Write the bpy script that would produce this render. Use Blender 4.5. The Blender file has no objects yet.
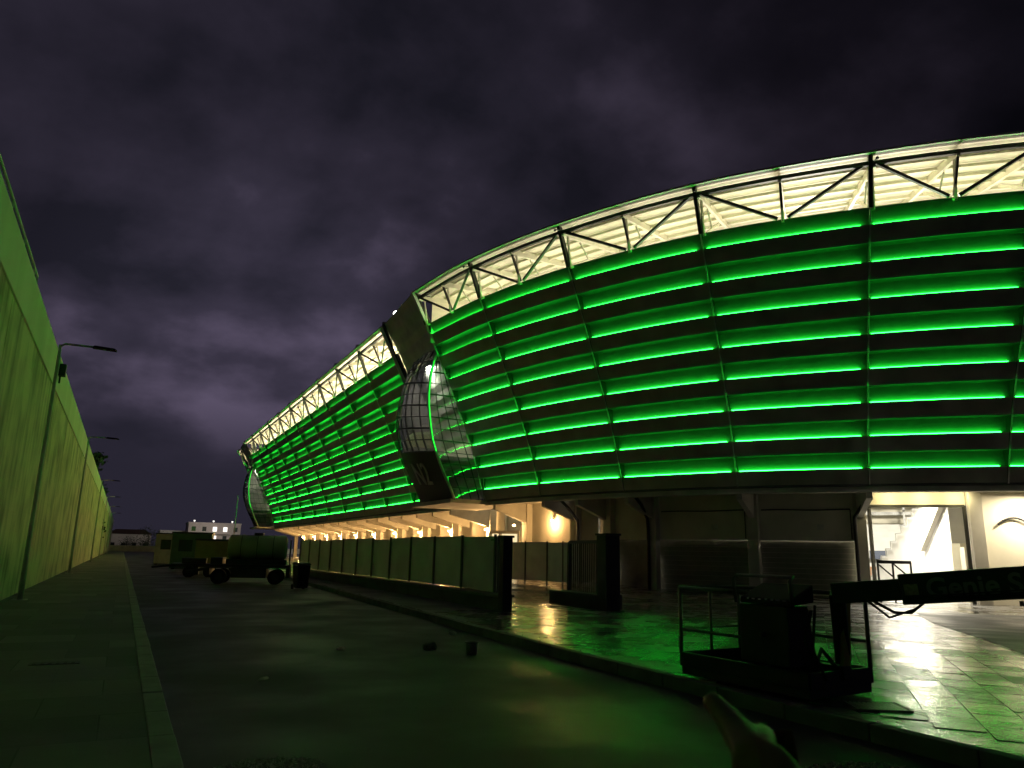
import bpy, bmesh, math, random
from mathutils import Vector, Matrix
random.seed(7)
rad = math.radians
S = bpy.context.scene
COL = S.collection

# ---------------------------------------------------------------- camera
PITCH, YAW, ROLL, FPX = 0.22323924, 0.46841561, rad(1.2), 745.0
fw = Vector((math.sin(YAW)*math.cos(PITCH), math.cos(YAW)*math.cos(PITCH), math.sin(PITCH)))
r0 = Vector((math.cos(YAW), -math.sin(YAW), 0))
u0 = r0.cross(fw)
cr, sr = math.cos(ROLL), math.sin(ROLL)
xr = r0*cr + u0*sr          # camera right (the photo hangs 1.2 degrees clockwise)
yu = u0*cr - r0*sr          # camera up
cd = bpy.data.cameras.new('camera'); cam = bpy.data.objects.new('camera', cd); COL.objects.link(cam)
CAMP = Vector((0, 0, 1.6))
M = Matrix((( xr.x, yu.x, -fw.x, 0), (xr.y, yu.y, -fw.y, 0), (xr.z, yu.z, -fw.z, 0), (0, 0, 0, 1)))
cam.matrix_world = Matrix.Translation(CAMP) @ M
cd.sensor_width = 36; cd.lens = FPX*36/1024
cd.clip_start = 0.05; cd.clip_end = 5000
cd.dof.use_dof = True; cd.dof.focus_distance = 38; cd.dof.aperture_fstop = 11
S.camera = cam

# ---------------------------------------------------------------- sky: heavy night clouds
W = bpy.data.worlds.new('World'); S.world = W; W.use_nodes = True
SKY_STRENGTH = 1.0
def build_world():
    nt = W.node_tree; N = nt.nodes; L = nt.links; N.clear()
    def nd(t, **k):
        n = N.new(t)
        for a, b in k.items(): setattr(n, a, b)
        return n
    out = nd('ShaderNodeOutputWorld'); bg = nd('ShaderNodeBackground')
    tc = nd('ShaderNodeTexCoord')
    sep = nd('ShaderNodeSeparateXYZ'); L.new(tc.outputs['Generated'], sep.inputs[0])
    add = nd('ShaderNodeMath', operation='ADD'); add.inputs[1].default_value = 0.42; L.new(sep.outputs['Z'], add.inputs[0])
    mx = nd('ShaderNodeMath', operation='MAXIMUM'); mx.inputs[1].default_value = 0.06; L.new(add.outputs[0], mx.inputs[0])
    dx = nd('ShaderNodeMath', operation='DIVIDE'); L.new(sep.outputs['X'], dx.inputs[0]); L.new(mx.outputs[0], dx.inputs[1])
    dy = nd('ShaderNodeMath', operation='DIVIDE'); L.new(sep.outputs['Y'], dy.inputs[0]); L.new(mx.outputs[0], dy.inputs[1])
    cmb = nd('ShaderNodeCombineXYZ'); L.new(dx.outputs[0], cmb.inputs[0]); L.new(dy.outputs[0], cmb.inputs[1])
    n1 = nd('ShaderNodeTexNoise'); n1.inputs['Scale'].default_value = 2.1; n1.inputs['Detail'].default_value = 9
    n1.inputs['Roughness'].default_value = 0.52; n1.inputs['Distortion'].default_value = 0.1
    mp = nd('ShaderNodeMapping'); mp.inputs['Location'].default_value = (0.2, 3.3, 3.1)
    L.new(cmb.outputs[0], mp.inputs[0]); L.new(mp.outputs[0], n1.inputs['Vector'])
    rp = nd('ShaderNodeValToRGB'); L.new(n1.outputs['Fac'], rp.inputs[0])
    e = rp.color_ramp.elements
    e[0].position = 0.40; e[0].color = (0.0085, 0.0080, 0.0130, 1)
    e[1].position = 0.66; e[1].color = (0.0560, 0.0450, 0.0730, 1)
    m = rp.color_ramp.elements.new(0.52); m.color = (0.0200, 0.0170, 0.0280, 1)
    # the glow of the town below the clouds, low over the end of the road
    def lobe(d, lo, hi):
        v = Vector(d).normalized()
        dt = nd('ShaderNodeVectorMath', operation='DOT_PRODUCT'); dt.inputs[1].default_value = v
        L.new(tc.outputs['Generated'], dt.inputs[0])
        mr = nd('ShaderNodeMapRange', interpolation_type='SMOOTHSTEP'); L.new(dt.outputs['Value'], mr.inputs[0])
        mr.inputs[1].default_value = lo; mr.inputs[2].default_value = hi
        return mr.outputs[0]
    g1 = lobe((0.12, 0.96, 0.24), 0.70, 1.0)
    mul = nd('ShaderNodeMath', operation='MULTIPLY_ADD'); L.new(g1, mul.inputs[0]); mul.inputs[1].default_value = 1.0; mul.inputs[2].default_value = 0.27
    g2 = lobe((0.11, 0.965, 0.235), 0.955, 1.0)
    ma = nd('ShaderNodeMath', operation='MULTIPLY_ADD'); L.new(g2, ma.inputs[0]); ma.inputs[1].default_value = 0.75; L.new(mul.outputs[0], ma.inputs[2]); mul = ma
    mix = nd('ShaderNodeVectorMath', operation='SCALE'); L.new(rp.outputs[0], mix.inputs[0]); L.new(mul.outputs[0], mix.inputs['Scale'])
    # evenly dark air near the horizon
    hz = nd('ShaderNodeMapRange', interpolation_type='SMOOTHSTEP'); L.new(sep.outputs['Z'], hz.inputs[0])
    hz.inputs[1].default_value = 0.06; hz.inputs[2].default_value = 0.22
    mh = nd('ShaderNodeMix', data_type='RGBA'); L.new(hz.outputs[0], mh.inputs[0])
    mh.inputs[6].default_value = (0.0200, 0.0180, 0.0300, 1); L.new(mix.outputs[0], mh.inputs[7])
    L.new(mh.outputs[2], bg.inputs[0]); bg.inputs[1].default_value = SKY_STRENGTH
    L.new(bg.outputs[0], out.inputs[0])
build_world()

V = S.view_settings
V.view_transform = 'Standard'; V.look = 'None'; V.exposure = 0; V.gamma = 1
V.use_curve_mapping = False
S.render.engine = 'CYCLES'
S.cycles.use_denoising = True
S.cycles.max_bounces = 6; S.cycles.diffuse_bounces = 3; S.cycles.glossy_bounces = 3
S.cycles.transparent_max_bounces = 8; S.cycles.sample_clamp_indirect = 6
S.cycles.use_light_tree = True

LED_POWER = 34.0          # green strips
ROOF_NEAR, ROOF_FAR = 235.0, 1100.0   # lamps under the roofs, per bay
FLOOD_POWER = 32000.0     # floodlights in the bowl
RIB_FILL = 110.0  # added spots that brighten the ribs
WALL_LAMP_POWER = 190.0    # warm lamps on the undercroft columns

# ---------------------------------------------------------------- materials
MATS = {}
def mat(name, col, rough=0.6, metal=0.0, var=0.15, scale=3.0, bump=0.0, bscale=None, emit=None, estr=0, spec=0.5,
        rvar=0.0, stretch=(1, 1, 1)):
    if name in MATS: return MATS[name]
    m = bpy.data.materials.new(name); m.use_nodes = True
    N = m.node_tree.nodes; L = m.node_tree.links
    b = N['Principled BSDF']
    b.inputs['Roughness'].default_value = rough; b.inputs['Metallic'].default_value = metal
    b.inputs['Specular IOR Level'].default_value = spec
    b.inputs['Base Color'].default_value = (*col, 1)
    if var or bump or rvar:
        tc = N.new('ShaderNodeTexCoord'); mp = N.new('ShaderNodeMapping'); mp.inputs['Scale'].default_value = stretch
        L.new(tc.outputs['Object'], mp.inputs[0])
        n = N.new('ShaderNodeTexNoise'); n.inputs['Scale'].default_value = scale; n.inputs['Detail'].default_value = 6
        L.new(mp.outputs[0], n.inputs['Vector'])
        if var:
            r = N.new('ShaderNodeValToRGB'); L.new(n.outputs['Fac'], r.inputs[0])
            r.color_ramp.elements[0].position = 0.3; r.color_ramp.elements[1].position = 0.7
            r.color_ramp.elements[0].color = (*[max(0, c*(1-var)) for c in col], 1)
            r.color_ramp.elements[1].color = (*[min(1, c*(1+var)) for c in col], 1)
            L.new(r.outputs[0], b.inputs['Base Color'])
        if rvar:
            mr = N.new('ShaderNodeMapRange'); L.new(n.outputs['Fac'], mr.inputs[0])
            mr.inputs[1].default_value = 0.3; mr.inputs[2].default_value = 0.7
            mr.inputs[3].default_value = max(0.03, rough-rvar); mr.inputs[4].default_value = min(1, rough+rvar)
            L.new(mr.outputs[0], b.inputs['Roughness'])
        if bump:
            n2 = N.new('ShaderNodeTexNoise'); n2.inputs['Scale'].default_value = bscale or scale*4; n2.inputs['Detail'].default_value = 4
            L.new(mp.outputs[0], n2.inputs['Vector'])
            bp = N.new('ShaderNodeBump'); bp.inputs['Strength'].default_value = bump; bp.inputs['Distance'].default_value = 0.02
            L.new(n2.outputs['Fac'], bp.inputs['Height']); L.new(bp.outputs[0], b.inputs['Normal'])
    if emit:
        b.inputs['Emission Color'].default_value = (*emit, 1); b.inputs['Emission Strength'].default_value = estr
    MATS[name] = m; return m
def emission(name, col, s):
    if name in MATS: return MATS[name]
    m = bpy.data.materials.new(name); m.use_nodes = True
    N = m.node_tree.nodes; N.clear()
    e = N.new('ShaderNodeEmission'); o = N.new('ShaderNodeOutputMaterial')
    e.inputs[0].default_value = (*col, 1); e.inputs[1].default_value = s
    m.node_tree.links.new(e.outputs[0], o.inputs[0]); MATS[name] = m; return m

m_recess = mat('recess panel', (0.135, 0.135, 0.13), 0.6, 0, 0.12, 1.2)
m_louver = mat('louver metal', (0.36, 0.34, 0.29), 0.45, 0.3, 0.2, 0.8, rvar=0.1)
m_trim = mat('aluminium trim', (0.11, 0.11, 0.105), 0.5, 0.1, 0.05)
m_led = emission('green light strip', (0.012, 1.0, 0.042), LED_POWER)
m_white_steel = mat('white painted steel', (0.72, 0.71, 0.66), 0.45, 0, 0.06)
m_dark_steel = mat('dark steel', (0.045, 0.045, 0.04), 0.5, 0.4, 0.2)
m_roof = mat('roof sheet', (0.78, 0.74, 0.58), 0.55, 0, 0.10, 0.6, stretch=(1, 1, 4))
m_rafter = mat('roof steel', (0.70, 0.67, 0.52), 0.5, 0, 0.08)
m_conc = mat('concrete', (0.52, 0.50, 0.44), 0.8, 0, 0.18, 0.9, bump=0.15)
m_conc_wall = mat('painted concrete', (0.58, 0.55, 0.47), 0.75, 0, 0.15, 0.6, bump=0.1)
m_door = mat('dark door', (0.20, 0.20, 0.17), 0.6, 0.2, 0.15, 2)
m_pipe = mat('dark pipe', (0.02, 0.02, 0.02), 0.45, 0, 0.1)
m_inner = mat('cream wall', (0.72, 0.68, 0.55), 0.7, 0, 0.08, 0.8)
m_terrace = mat('terrace concrete', (0.78, 0.77, 0.72), 0.7, 0, 0.06, 0.8)
m_black = mat('black paint', (0.012, 0.012, 0.012), 0.45, 0, 0.3, 6)
m_blue_steel = mat('dark blue paint', (0.010, 0.016, 0.022), 0.38, 0.1, 0.3, 4)
m_grey_letter = mat('grey letter', (0.17, 0.175, 0.175), 0.5, 0, 0.05)
m_rail = mat('worn rail', (0.10, 0.10, 0.09), 0.4, 0.6, 0.3, 9)
m_sheet = mat('hoarding sheet', (0.84, 0.83, 0.80), 0.75, 0, 0.12, 1.1, bump=0.1)
def translucent(m, f):
    N = m.node_tree.nodes; L = m.node_tree.links; b = N['Principled BSDF']; o = N['Material Output']
    t = N.new('ShaderNodeBsdfTranslucent'); t.inputs[0].default_value = (.60, .57, .48, 1); x = N.new('ShaderNodeMixShader'); x.inputs[0].default_value = f
    L.new(b.outputs[0], x.inputs[1]); L.new(t.outputs[0], x.inputs[2]); L.new(x.outputs[0], o.inputs[0])
translucent(m_sheet, 0.10)
m_lowwall = mat('low wall', (0.10, 0.10, 0.09), 0.85, 0, 0.25, 2.0, bump=0.2)
m_pole = mat('galvanised pole', (0.50, 0.50, 0.47), 0.5, 0.15, 0.15, 4)
m_tank = mat('green tank', (0.30, 0.38, 0.22), 0.5, 0, 0.12, 1.5)
m_rubber = mat('rubber', (0.012, 0.012, 0.012), 0.8, 0, 0.2, 8)
m_skin = mat('skin', (0.15, 0.085, 0.05), 0.5, 0, 0.12, 60, bump=0.1, bscale=300)
m_leaf = mat('leaves', (0.035, 0.055, 0.02), 0.7, 0, 0.35, 1.5)
m_bark = mat('bark', (0.07, 0.05, 0.035), 0.9, 0, 0.3, 6)
m_plaster = mat('plaster', (0.55, 0.50, 0.47), 0.8, 0, 0.08, 0.3)
m_roofdark = mat('dark roof', (0.09, 0.05, 0.035), 0.8, 0, 0.2, 1)
m_warm = emission('warm lamp', (1.0, 0.62, 0.25), 40)
m_cool = emission('white lamp', (1.0, 0.96, 0.88), 14)
m_farlamp = emission('far window light', (1.0, 0.93, 0.85), 1.6)
m_blue = emission('blue screen', (0.16, 0.13, 1.0), 2.2)

# ---------------------------------------------------------------- mesh helpers
class MB:
    def __init__(s): s.v = []; s.f = []; s.mi = []
    def quad(s, a, b, c, d, mi=0):
        i = len(s.v); s.v += [tuple(a), tuple(b), tuple(c), tuple(d)]; s.f.append((i, i+1, i+2, i+3)); s.mi.append(mi)
    def hexa(s, p, mi=0):      # p: 4 bottom, 4 top
        i = len(s.v); s.v += [tuple(q) for q in p]
        for f in ((3, 2, 1, 0), (4, 5, 6, 7), (0, 1, 5, 4), (1, 2, 6, 5), (2, 3, 7, 6), (3, 0, 4, 7)):
            s.f.append(tuple(i+k for k in f)); s.mi.append(mi)
    def box(s, x0, x1, y0, y1, z0, z1, mi=0):
        s.hexa([(x0, y0, z0), (x1, y0, z0), (x1, y1, z0), (x0, y1, z0), (x0, y0, z1), (x1, y0, z1), (x1, y1, z1), (x0, y1, z1)], mi)
    def obox(s, o, ax, ay, az, mi=0):   # corner + three edge vectors
        o, ax, ay, az = map(Vector, (o, ax, ay, az))
        s.hexa([o, o+ax, o+ax+ay, o+ay, o+az, o+ax+az, o+ax+ay+az, o+ay+az], mi)
    def bar(s, a, b, w, h=None, mi=0, up=(0, 0, 1)):
        a, b = Vector(a), Vector(b); h = h or w
        d = (b-a).normalized(); up = Vector(up)
        if abs(d.dot(up)) > 0.98: up = Vector((1, 0, 0))
        x = d.cross(up).normalized(); y = x.cross(d).normalized()
        x *= w/2; y *= h/2
        s.hexa([a-x-y, a+x-y, a+x+y, a-x+y, b-x-y, b+x-y, b+x+y, b-x+y], mi)
    def tube(s, pts, r, n=8, mi=0, cap=True):
        pts = [Vector(p) for p in pts]; rs = r if isinstance(r, (list, tuple)) else [r]*len(pts)
        base = len(s.v); px = None
        for k, p in enumerate(pts):
            d = (pts[min(k+1, len(pts)-1)] - pts[max(k-1, 0)]).normalized()
            if px is None:
                up = Vector((0, 0, 1)) if abs(d.z) < 0.9 else Vector((1, 0, 0))
                px = d.cross(up).normalized()
            px = (px - d*px.dot(d)).normalized(); py = d.cross(px)
            for j in range(n):
                a = 2*math.pi*j/n
                s.v.append(tuple(p + (px*math.cos(a) + py*math.sin(a))*rs[k]))
        for k in range(len(pts)-1):
            for j in range(n):
                j2 = (j+1) % n; a = base+k*n
                s.f.append((a+j, a+j2, a+n+j2, a+n+j)); s.mi.append(mi)
        if cap:
            s.f.append(tuple(base+j for j in range(n))[::-1]); s.mi.append(mi)
            e = base+(len(pts)-1)*n
            s.f.append(tuple(e+j for j in range(n))); s.mi.append(mi)
    def grid(s, rows, mi=0, close=False):
        base = len(s.v); n = len(rows[0])
        for r in rows: s.v += [tuple(p) for p in r]
        for i in range(len(rows)-1):
            for j in range(n-1):
                a = base+i*n+j
                s.f.append((a, a+1, a+n+1, a+n)); s.mi.append(mi)
    def build(s, name, mats, parent=None, smooth=False, bevel=0):
        me = bpy.data.meshes.new(name); me.from_pydata(s.v, [], s.f)
        for m in (mats if isinstance(mats, (list, tuple)) else [mats]): me.materials.append(m)
        for p, i in zip(me.polygons, s.mi): p.material_index = i; p.use_smooth = smooth
        bm = bmesh.new(); bm.from_mesh(me)
        bmesh.ops.recalc_face_normals(bm, faces=bm.faces)
        bm.to_mesh(me); bm.free()
        o = bpy.data.objects.new(name, me); COL.objects.link(o)
        if parent: o.parent = parent
        if bevel:
            b = o.modifiers.new('bevel', 'BEVEL'); b.width = bevel; b.segments = 2; b.limit_method = 'ANGLE'
        return o
def tag(o, label=None, cat=None, group=None, kind=None):
    if label: o['label'] = label
    if cat: o['category'] = cat
    if group: o['group'] = group
    if kind: o['kind'] = kind
    return o
def thing(name, label, cat, loc=(0, 0, 0), rz=0, group=None):
    o = bpy.data.objects.new(name, None); COL.objects.link(o); o.location = loc; o.rotation_euler = (0, 0, rz)
    o.empty_display_size = 0.3
    return tag(o, label, cat, group)
def copy_tree(o, parent=None):
    c = o.copy(); COL.objects.link(c); c.parent = parent
    for ch in list(o.children): copy_tree(ch, c)
    return c
def area(name, loc, target, size, power, col, parent=None, size_y=None):
    l = bpy.data.lights.new(name, 'AREA'); l.energy = power; l.color = col; l.size = size
    if size_y: l.shape = 'RECTANGLE'; l.size_y = size_y
    o = bpy.data.objects.new(name, l); COL.objects.link(o); o.location = loc
    d = Vector(target)-Vector(loc); o.rotation_euler = d.to_track_quat('-Z', 'Y').to_euler()
    if parent: o.parent = parent
    return o
def point(name, loc, power, col, r=0.08, parent=None):
    l = bpy.data.lights.new(name, 'POINT'); l.energy = power; l.color = col; l.shadow_soft_size = r
    o = bpy.data.objects.new(name, l); COL.objects.link(o); o.location = loc
    if parent: o.parent = parent
    return o
def sstep(a, b, x):
    t = max(0, min(1, (x-a)/(b-a))); return t*t*(3-2*t)

# ---------------------------------------------------------------- plan of the two stands: P(k, s, z); k bay, s inwards from the roof edge
RIB = [(16.69, 49.49, 82.5), (17.67, 42.06, 77.9), (19.92, 34.34, 68.8), (23.57, 26.83, 57), (28.67, 20.35, 41.5),
       (33.9, 15.3, 31), (40.1, 10.6, 25), (46.8, 6.6, 20), (54.0, 3.6, 15)]
def near(k, s, z):
    k = max(0, min(k, len(RIB)-1)); i = min(int(k), len(RIB)-2); t = k-i
    p = [RIB[max(0, min(len(RIB)-1, i+j))] for j in (-1, 0, 1, 2)]
    def cr_(c):
        if i == 0: p0 = 2*p[1][c]-p[2][c]
        else: p0 = p[0][c]
        p3 = p[3][c] if i+2 < len(RIB) else 2*p[2][c]-p[1][c]
        return 0.5*(2*p[1][c] + (p[2][c]-p0)*t + (2*p0-5*p[1][c]+4*p[2][c]-p3)*t*t + (3*p[1][c]-p0-3*p[2][c]+p3)*t**3)
    a = rad(p[1][2]*(1-t)+p[2][2]*t)
    return Vector((cr_(0)+s*math.sin(a), cr_(1)+s*math.cos(a), z))
FB = 8.28
def far(k, s, z): return Vector((17.35+s, 59.2+FB*k, z))
PROF = [(20, 0), (17.95, 1.27), (14, 3.3), (10.5, 4.95), (8, 6.0), (5.35, 6.8), (3, 7.2)]
def prof(z):
    for (z0, s0), (z1, s1) in zip(PROF, PROF[1:]):
        if z >= z1: return s0+(s1-s0)*(z0-z)/(z0-z1)
    return PROF[-1][1]
ZT, ZB = 17.95, 5.35

# ---------------------------------------------------------------- ground, road, sidewalk, plaza
def kerb_x(y):
    T = [(-60, 6.3), (4, 6.22), (10, 6.28), (16, 6.6), (37, 7.7), (60, 8.3), (260, 9.0)]
    for (a, b), (c, d) in zip(T, T[1:]):
        if y <= c: return b+(d-b)*(y-a)/(c-a)
    return 9.0
def plaza_z(x, y):
    r = math.hypot(x, y)
    return 0.15 - 0.60*sstep(13, 34, r)*(1-sstep(34, 52, y))*sstep(9.3, 16, x)
def wet(name, c0, c1, tiles=None, r0=0.12, r1=0.45, bump=0.3, nscale=0.5, fine=40, drough=0.0):
    m = bpy.data.materials.new(name); m.use_nodes = True
    N = m.node_tree.nodes; L = m.node_tree.links; b = N['Principled BSDF']
    tc = N.new('ShaderNodeTexCoord')
    big = N.new('ShaderNodeTexNoise'); big.inputs['Scale'].default_value = nscale; big.inputs['Detail'].default_value = 5
    L.new(tc.outputs['Object'], big.inputs['Vector'])
    fin = N.new('ShaderNodeTexNoise'); fin.inputs['Scale'].default_value = fine; fin.inputs['Detail'].default_value = 3
    L.new(tc.outputs['Object'], fin.inputs['Vector'])
    rp = N.new('ShaderNodeValToRGB'); L.new(big.outputs['Fac'], rp.inputs[0])
    rp.color_ramp.elements[0].position = 0.35; rp.color_ramp.elements[0].color = (*c0, 1)
    rp.color_ramp.elements[1].position = 0.68; rp.color_ramp.elements[1].color = (*c1, 1)
    mr = N.new('ShaderNodeMapRange'); L.new(big.outputs['Fac'], mr.inputs[0])
    mr.inputs[1].default_value = 0.36; mr.inputs[2].default_value = 0.64; mr.inputs[3].default_value = r0; mr.inputs[4].default_value = r1
    col = rp.outputs[0]; rough = mr.outputs[0]
    bp = N.new('ShaderNodeBump'); bp.inputs['Strength'].default_value = bump; bp.inputs['Distance'].default_value = 0.01
    hgt = fin.outputs['Fac']
    if tiles:
        mp = N.new('ShaderNodeMapping'); mp.inputs['Rotation'].default_value = (0, 0, rad(tiles[2])); L.new(tc.outputs['Object'], mp.inputs[0])
        br = N.new('ShaderNodeTexBrick'); L.new(mp.outputs[0], br.inputs['Vector'])
        br.inputs['Scale'].default_value = 1; br.inputs['Brick Width'].default_value = tiles[0]; br.inputs['Row Height'].default_value = tiles[1]
        br.inputs['Mortar Size'].default_value = 0.008; br.inputs['Mortar Smooth'].default_value = 0.3
        br.inputs['Color1'].default_value = (0.45, 0.45, 0.45, 1); br.inputs['Color2'].default_value = (1, 1, 1, 1); br.inputs['Mortar'].default_value = (0.25, 0.25, 0.25, 1)
        mu = N.new('ShaderNodeMix'); mu.data_type = 'RGBA'; mu.blend_type = 'MULTIPLY'; mu.inputs[0].default_value = 1
        L.new(col, mu.inputs[6]); L.new(br.outputs['Color'], mu.inputs[7]); col = mu.outputs[2]
        # each slab tips its own way a little, and dries at its own pace
        sp = N.new('ShaderNodeSeparateColor'); L.new(br.outputs['Color'], sp.inputs[0])
        m2 = N.new('ShaderNodeMath'); m2.operation = 'MULTIPLY_ADD'; L.new(sp.outputs[0], m2.inputs[0]); m2.inputs[1].default_value = 0.28; m2.inputs[2].default_value = -0.17
        a2 = N.new('ShaderNodeMath'); a2.operation = 'ADD'; L.new(rough, a2.inputs[0]); L.new(m2.outputs[0], a2.inputs[1])
        mxn = N.new('ShaderNodeMath'); mxn.operation = 'MAXIMUM'; mxn.inputs[1].default_value = 0.07; L.new(a2.outputs[0], mxn.inputs[0]); rough = mxn.outputs[0]
        wv = N.new('ShaderNodeTexNoise'); wv.inputs['Scale'].default_value = 3.2; wv.inputs['Detail'].default_value = 2; L.new(tc.outputs['Object'], wv.inputs['Vector'])
        h = N.new('ShaderNodeMath'); h.operation = 'MULTIPLY_ADD'; L.new(wv.outputs['Fac'], h.inputs[0]); h.inputs[1].default_value = 4.5; L.new(fin.outputs['Fac'], h.inputs[2])
        h2 = N.new('ShaderNodeMath'); h2.operation = 'MULTIPLY_ADD'; L.new(br.outputs['Fac'], h2.inputs[0]); h2.inputs[1].default_value = -1.2; L.new(h.outputs[0], h2.inputs[2])
        hgt = h2.outputs[0]
    L.new(col, b.inputs['Base Color']); L.new(rough, b.inputs['Roughness'])
    L.new(hgt, bp.inputs['Height']); L.new(bp.outputs[0], b.inputs['Normal'])
    b.inputs['Specular IOR Level'].default_value = 0.40 if not tiles else 0.5
    return m
m_asphalt = wet('wet asphalt', (0.034, 0.034, 0.034), (0.066, 0.065, 0.062), None, 0.40, 0.72, 0.9, 0.55, 90)
m_paver = wet('wet paving slabs', (0.12, 0.115, 0.11), (0.20, 0.195, 0.185), (0.6, 0.3, 28), 0.10, 0.38, 0.45, 0.6, 30)
m_walk = wet('sidewalk paving', (0.19, 0.19, 0.17), (0.31, 0.30, 0.28), (1.0, 1.0, 0), 0.55, 0.85, 0.3, 0.8, 30)
m_pkerb = mat('dark kerb stone', (0.13, 0.13, 0.125), 0.8, 0, 0.25, 3, bump=0.2)
m_kerb = mat('kerb stone', (0.34, 0.33, 0.32), 0.8, 0, 0.2, 3, bump=0.2)
m_earth = mat('ground', (0.06, 0.055, 0.045), 0.95, 0, 0.3, 0.4, bump=0.2)

g = MB()
A, B, Cc, D = (-1500, -1500), (1500, 1500), (-2.6, -60), (180, 260)
def gp(x, y): return (x, y, -0.06)
g.quad(gp(A[0], A[1]), gp(B[0], A[1]), gp(B[0], Cc[1]), gp(A[0], Cc[1]))
g.quad(gp(A[0], D[1]), gp(B[0], D[1]), gp(B[0], B[1]), gp(A[0], B[1]))
g.quad(gp(A[0], Cc[1]), gp(Cc[0], Cc[1]), gp(Cc[0], D[1]), gp(A[0], D[1]))
g.quad(gp(D[0], Cc[1]), gp(B[0], Cc[1]), gp(B[0], D[1]), gp(D[0], D[1]))
tag(g.build('ground', m_earth), kind='structure')

g = MB(); ys = [-60+4*i for i in range(81)]
rows = []
for y in ys:
    x1 = kerb_x(y)+0.05
    rows.append([(0.4+(x1-0.4)*t/6, y, 0.02*math.sin(math.pi*t/6)) for t in range(7)])
g.grid(rows); tag(g.build('road', m_asphalt, smooth=True), kind='structure')
g = MB(); g.box(-2.7, 0.36, -60, 260, -0.3, 0.12); tag(g.build('sidewalk', m_walk), kind='structure')
g = MB()
y = -20.0
while y < 180:
    L_ = 1.0
    dz = random.uniform(-0.006, 0.006); g.box(0.365, 0.56+random.uniform(-.006, .006), y+0.014, y+L_-0.014, -0.2, 0.126+dz); y += L_
tag(g.build('kerb', m_kerb, bevel=0.012), kind='structure')
g = MB(); y = -20.0
while y < 120:
    a, b = Vector((kerb_x(y+.008), y+.008, -.2)), Vector((kerb_x(y+.992), y+.992, -.2)); n_ = Vector((0.14, 0, 0))
    g.hexa([a, a+n_, b+n_, b] + [q+Vector((0, 0, 0.356+random.uniform(-.004, .004))) for q in (a, a+n_, b+n_, b)]); y += 1.0
o = g.build('plaza_kerb', m_pkerb, bevel=0.012); tag(o, kind='structure')
g = MB(); rows = []
for y in [-60+1.5*i for i in range(215)]:
    x0 = kerb_x(y)+0.142
    xs = [x0+1.2*i for i in range(55)] + [x0+66+8*i for i in range(14)]
    rows.append([(x, y, plaza_z(x, y)) for x in xs])
g.grid(rows); tag(g.build('plaza', m_paver, smooth=True), kind='structure')
# the slabs nearest the gate, each laid a little out of true
def slab_mat():
    m = bpy.data.materials.new('wet slab'); m.use_nodes = True
    N = m.node_tree.nodes; L = m.node_tree.links; b = N['Principled BSDF']
    ge = N.new('ShaderNodeNewGeometry'); tc = N.new('ShaderNodeTexCoord')
    n = N.new('ShaderNodeTexNoise'); n.inputs['Scale'].default_value = 0.7; n.inputs['Detail'].default_value = 6; L.new(tc.outputs['Object'], n.inputs['Vector'])
    r = N.new('ShaderNodeMapRange'); L.new(n.outputs['Fac'], r.inputs[0]); r.inputs[1].default_value = .35; r.inputs[2].default_value = .65; r.inputs[3].default_value = .05; r.inputs[4].default_value = .24
    a_ = N.new('ShaderNodeMath'); a_.operation = 'MULTIPLY_ADD'; L.new(ge.outputs['Random Per Island'], a_.inputs[0]); a_.inputs[1].default_value = .16; L.new(r.outputs[0], a_.inputs[2])
    L.new(a_.outputs[0], b.inputs['Roughness'])
    c = N.new('ShaderNodeValToRGB'); L.new(ge.outputs['Random Per Island'], c.inputs[0])
    c.color_ramp.elements[0].color = (.09, .088, .085, 1); c.color_ramp.elements[1].color = (.19, .185, .175, 1); L.new(c.outputs[0], b.inputs['Base Color'])
    f = N.new('ShaderNodeTexNoise'); f.inputs['Scale'].default_value = 26; f.inputs['Detail'].default_value = 4; L.new(tc.outputs['Object'], f.inputs['Vector'])
    w = N.new('ShaderNodeTexNoise'); w.inputs['Scale'].default_value = 3.0; w.inputs['Detail'].default_value = 2; L.new(tc.outputs['Object'], w.inputs['Vector'])
    h = N.new('ShaderNodeMath'); h.operation = 'MULTIPLY_ADD'; L.new(w.outputs['Fac'], h.inputs[0]); h.inputs[1].default_value = 3.0; L.new(f.outputs['Fac'], h.inputs[2])
    bp = N.new('ShaderNodeBump'); bp.inputs['Strength'].default_value = .35; bp.inputs['Distance'].default_value = .008; L.new(h.outputs[0], bp.inputs['Height']); L.new(bp.outputs[0], b.inputs['Normal'])
    return m
g = MB(); rnd = random.Random(11)
du = Vector((.755, .656, 0)); dv = Vector((-.656, .755, 0)); o0 = Vector((12.6, 7.0, 0))
for iu in range(-26, 46):
    for iv in range(-1, 62):
        off = .3 if iv % 2 else 0
        p = o0+du*(iu*.6+off)+dv*(iv*.42+.02)
        q4 = [p+du*.006+dv*.006, p+du*.594+dv*.006, p+du*.594+dv*.414, p+du*.006+dv*.414]
        if min(q.x-kerb_x(q.y) for q in q4) < .15 or p.y < 2 or math.hypot(p.x, p.y) > 33: continue
        tu, tv = rnd.gauss(0, .0045), rnd.gauss(0, .0045); zc = .0045+rnd.uniform(0, .002)
        g.quad(*[(q.x, q.y, plaza_z(q.x, q.y)+zc+tu*((q-p).dot(du)-.3)+tv*((q-p).dot(dv)-.21)) for q in q4])
tag(g.build('paving', slab_mat()), kind='structure')
# dull concrete footpath between the road and the low wall
g = MB(); rows = []
for i in range(60):
    y = 18.2+i*.6; rows.append([(kerb_x(y)+.145+(8.74-kerb_x(y)-.145)*t/3, y, plaza_z(7, y)+.012) for t in range(4)])
g.grid(rows); tag(g.build('footpath', m_walk), kind='structure')
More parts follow.
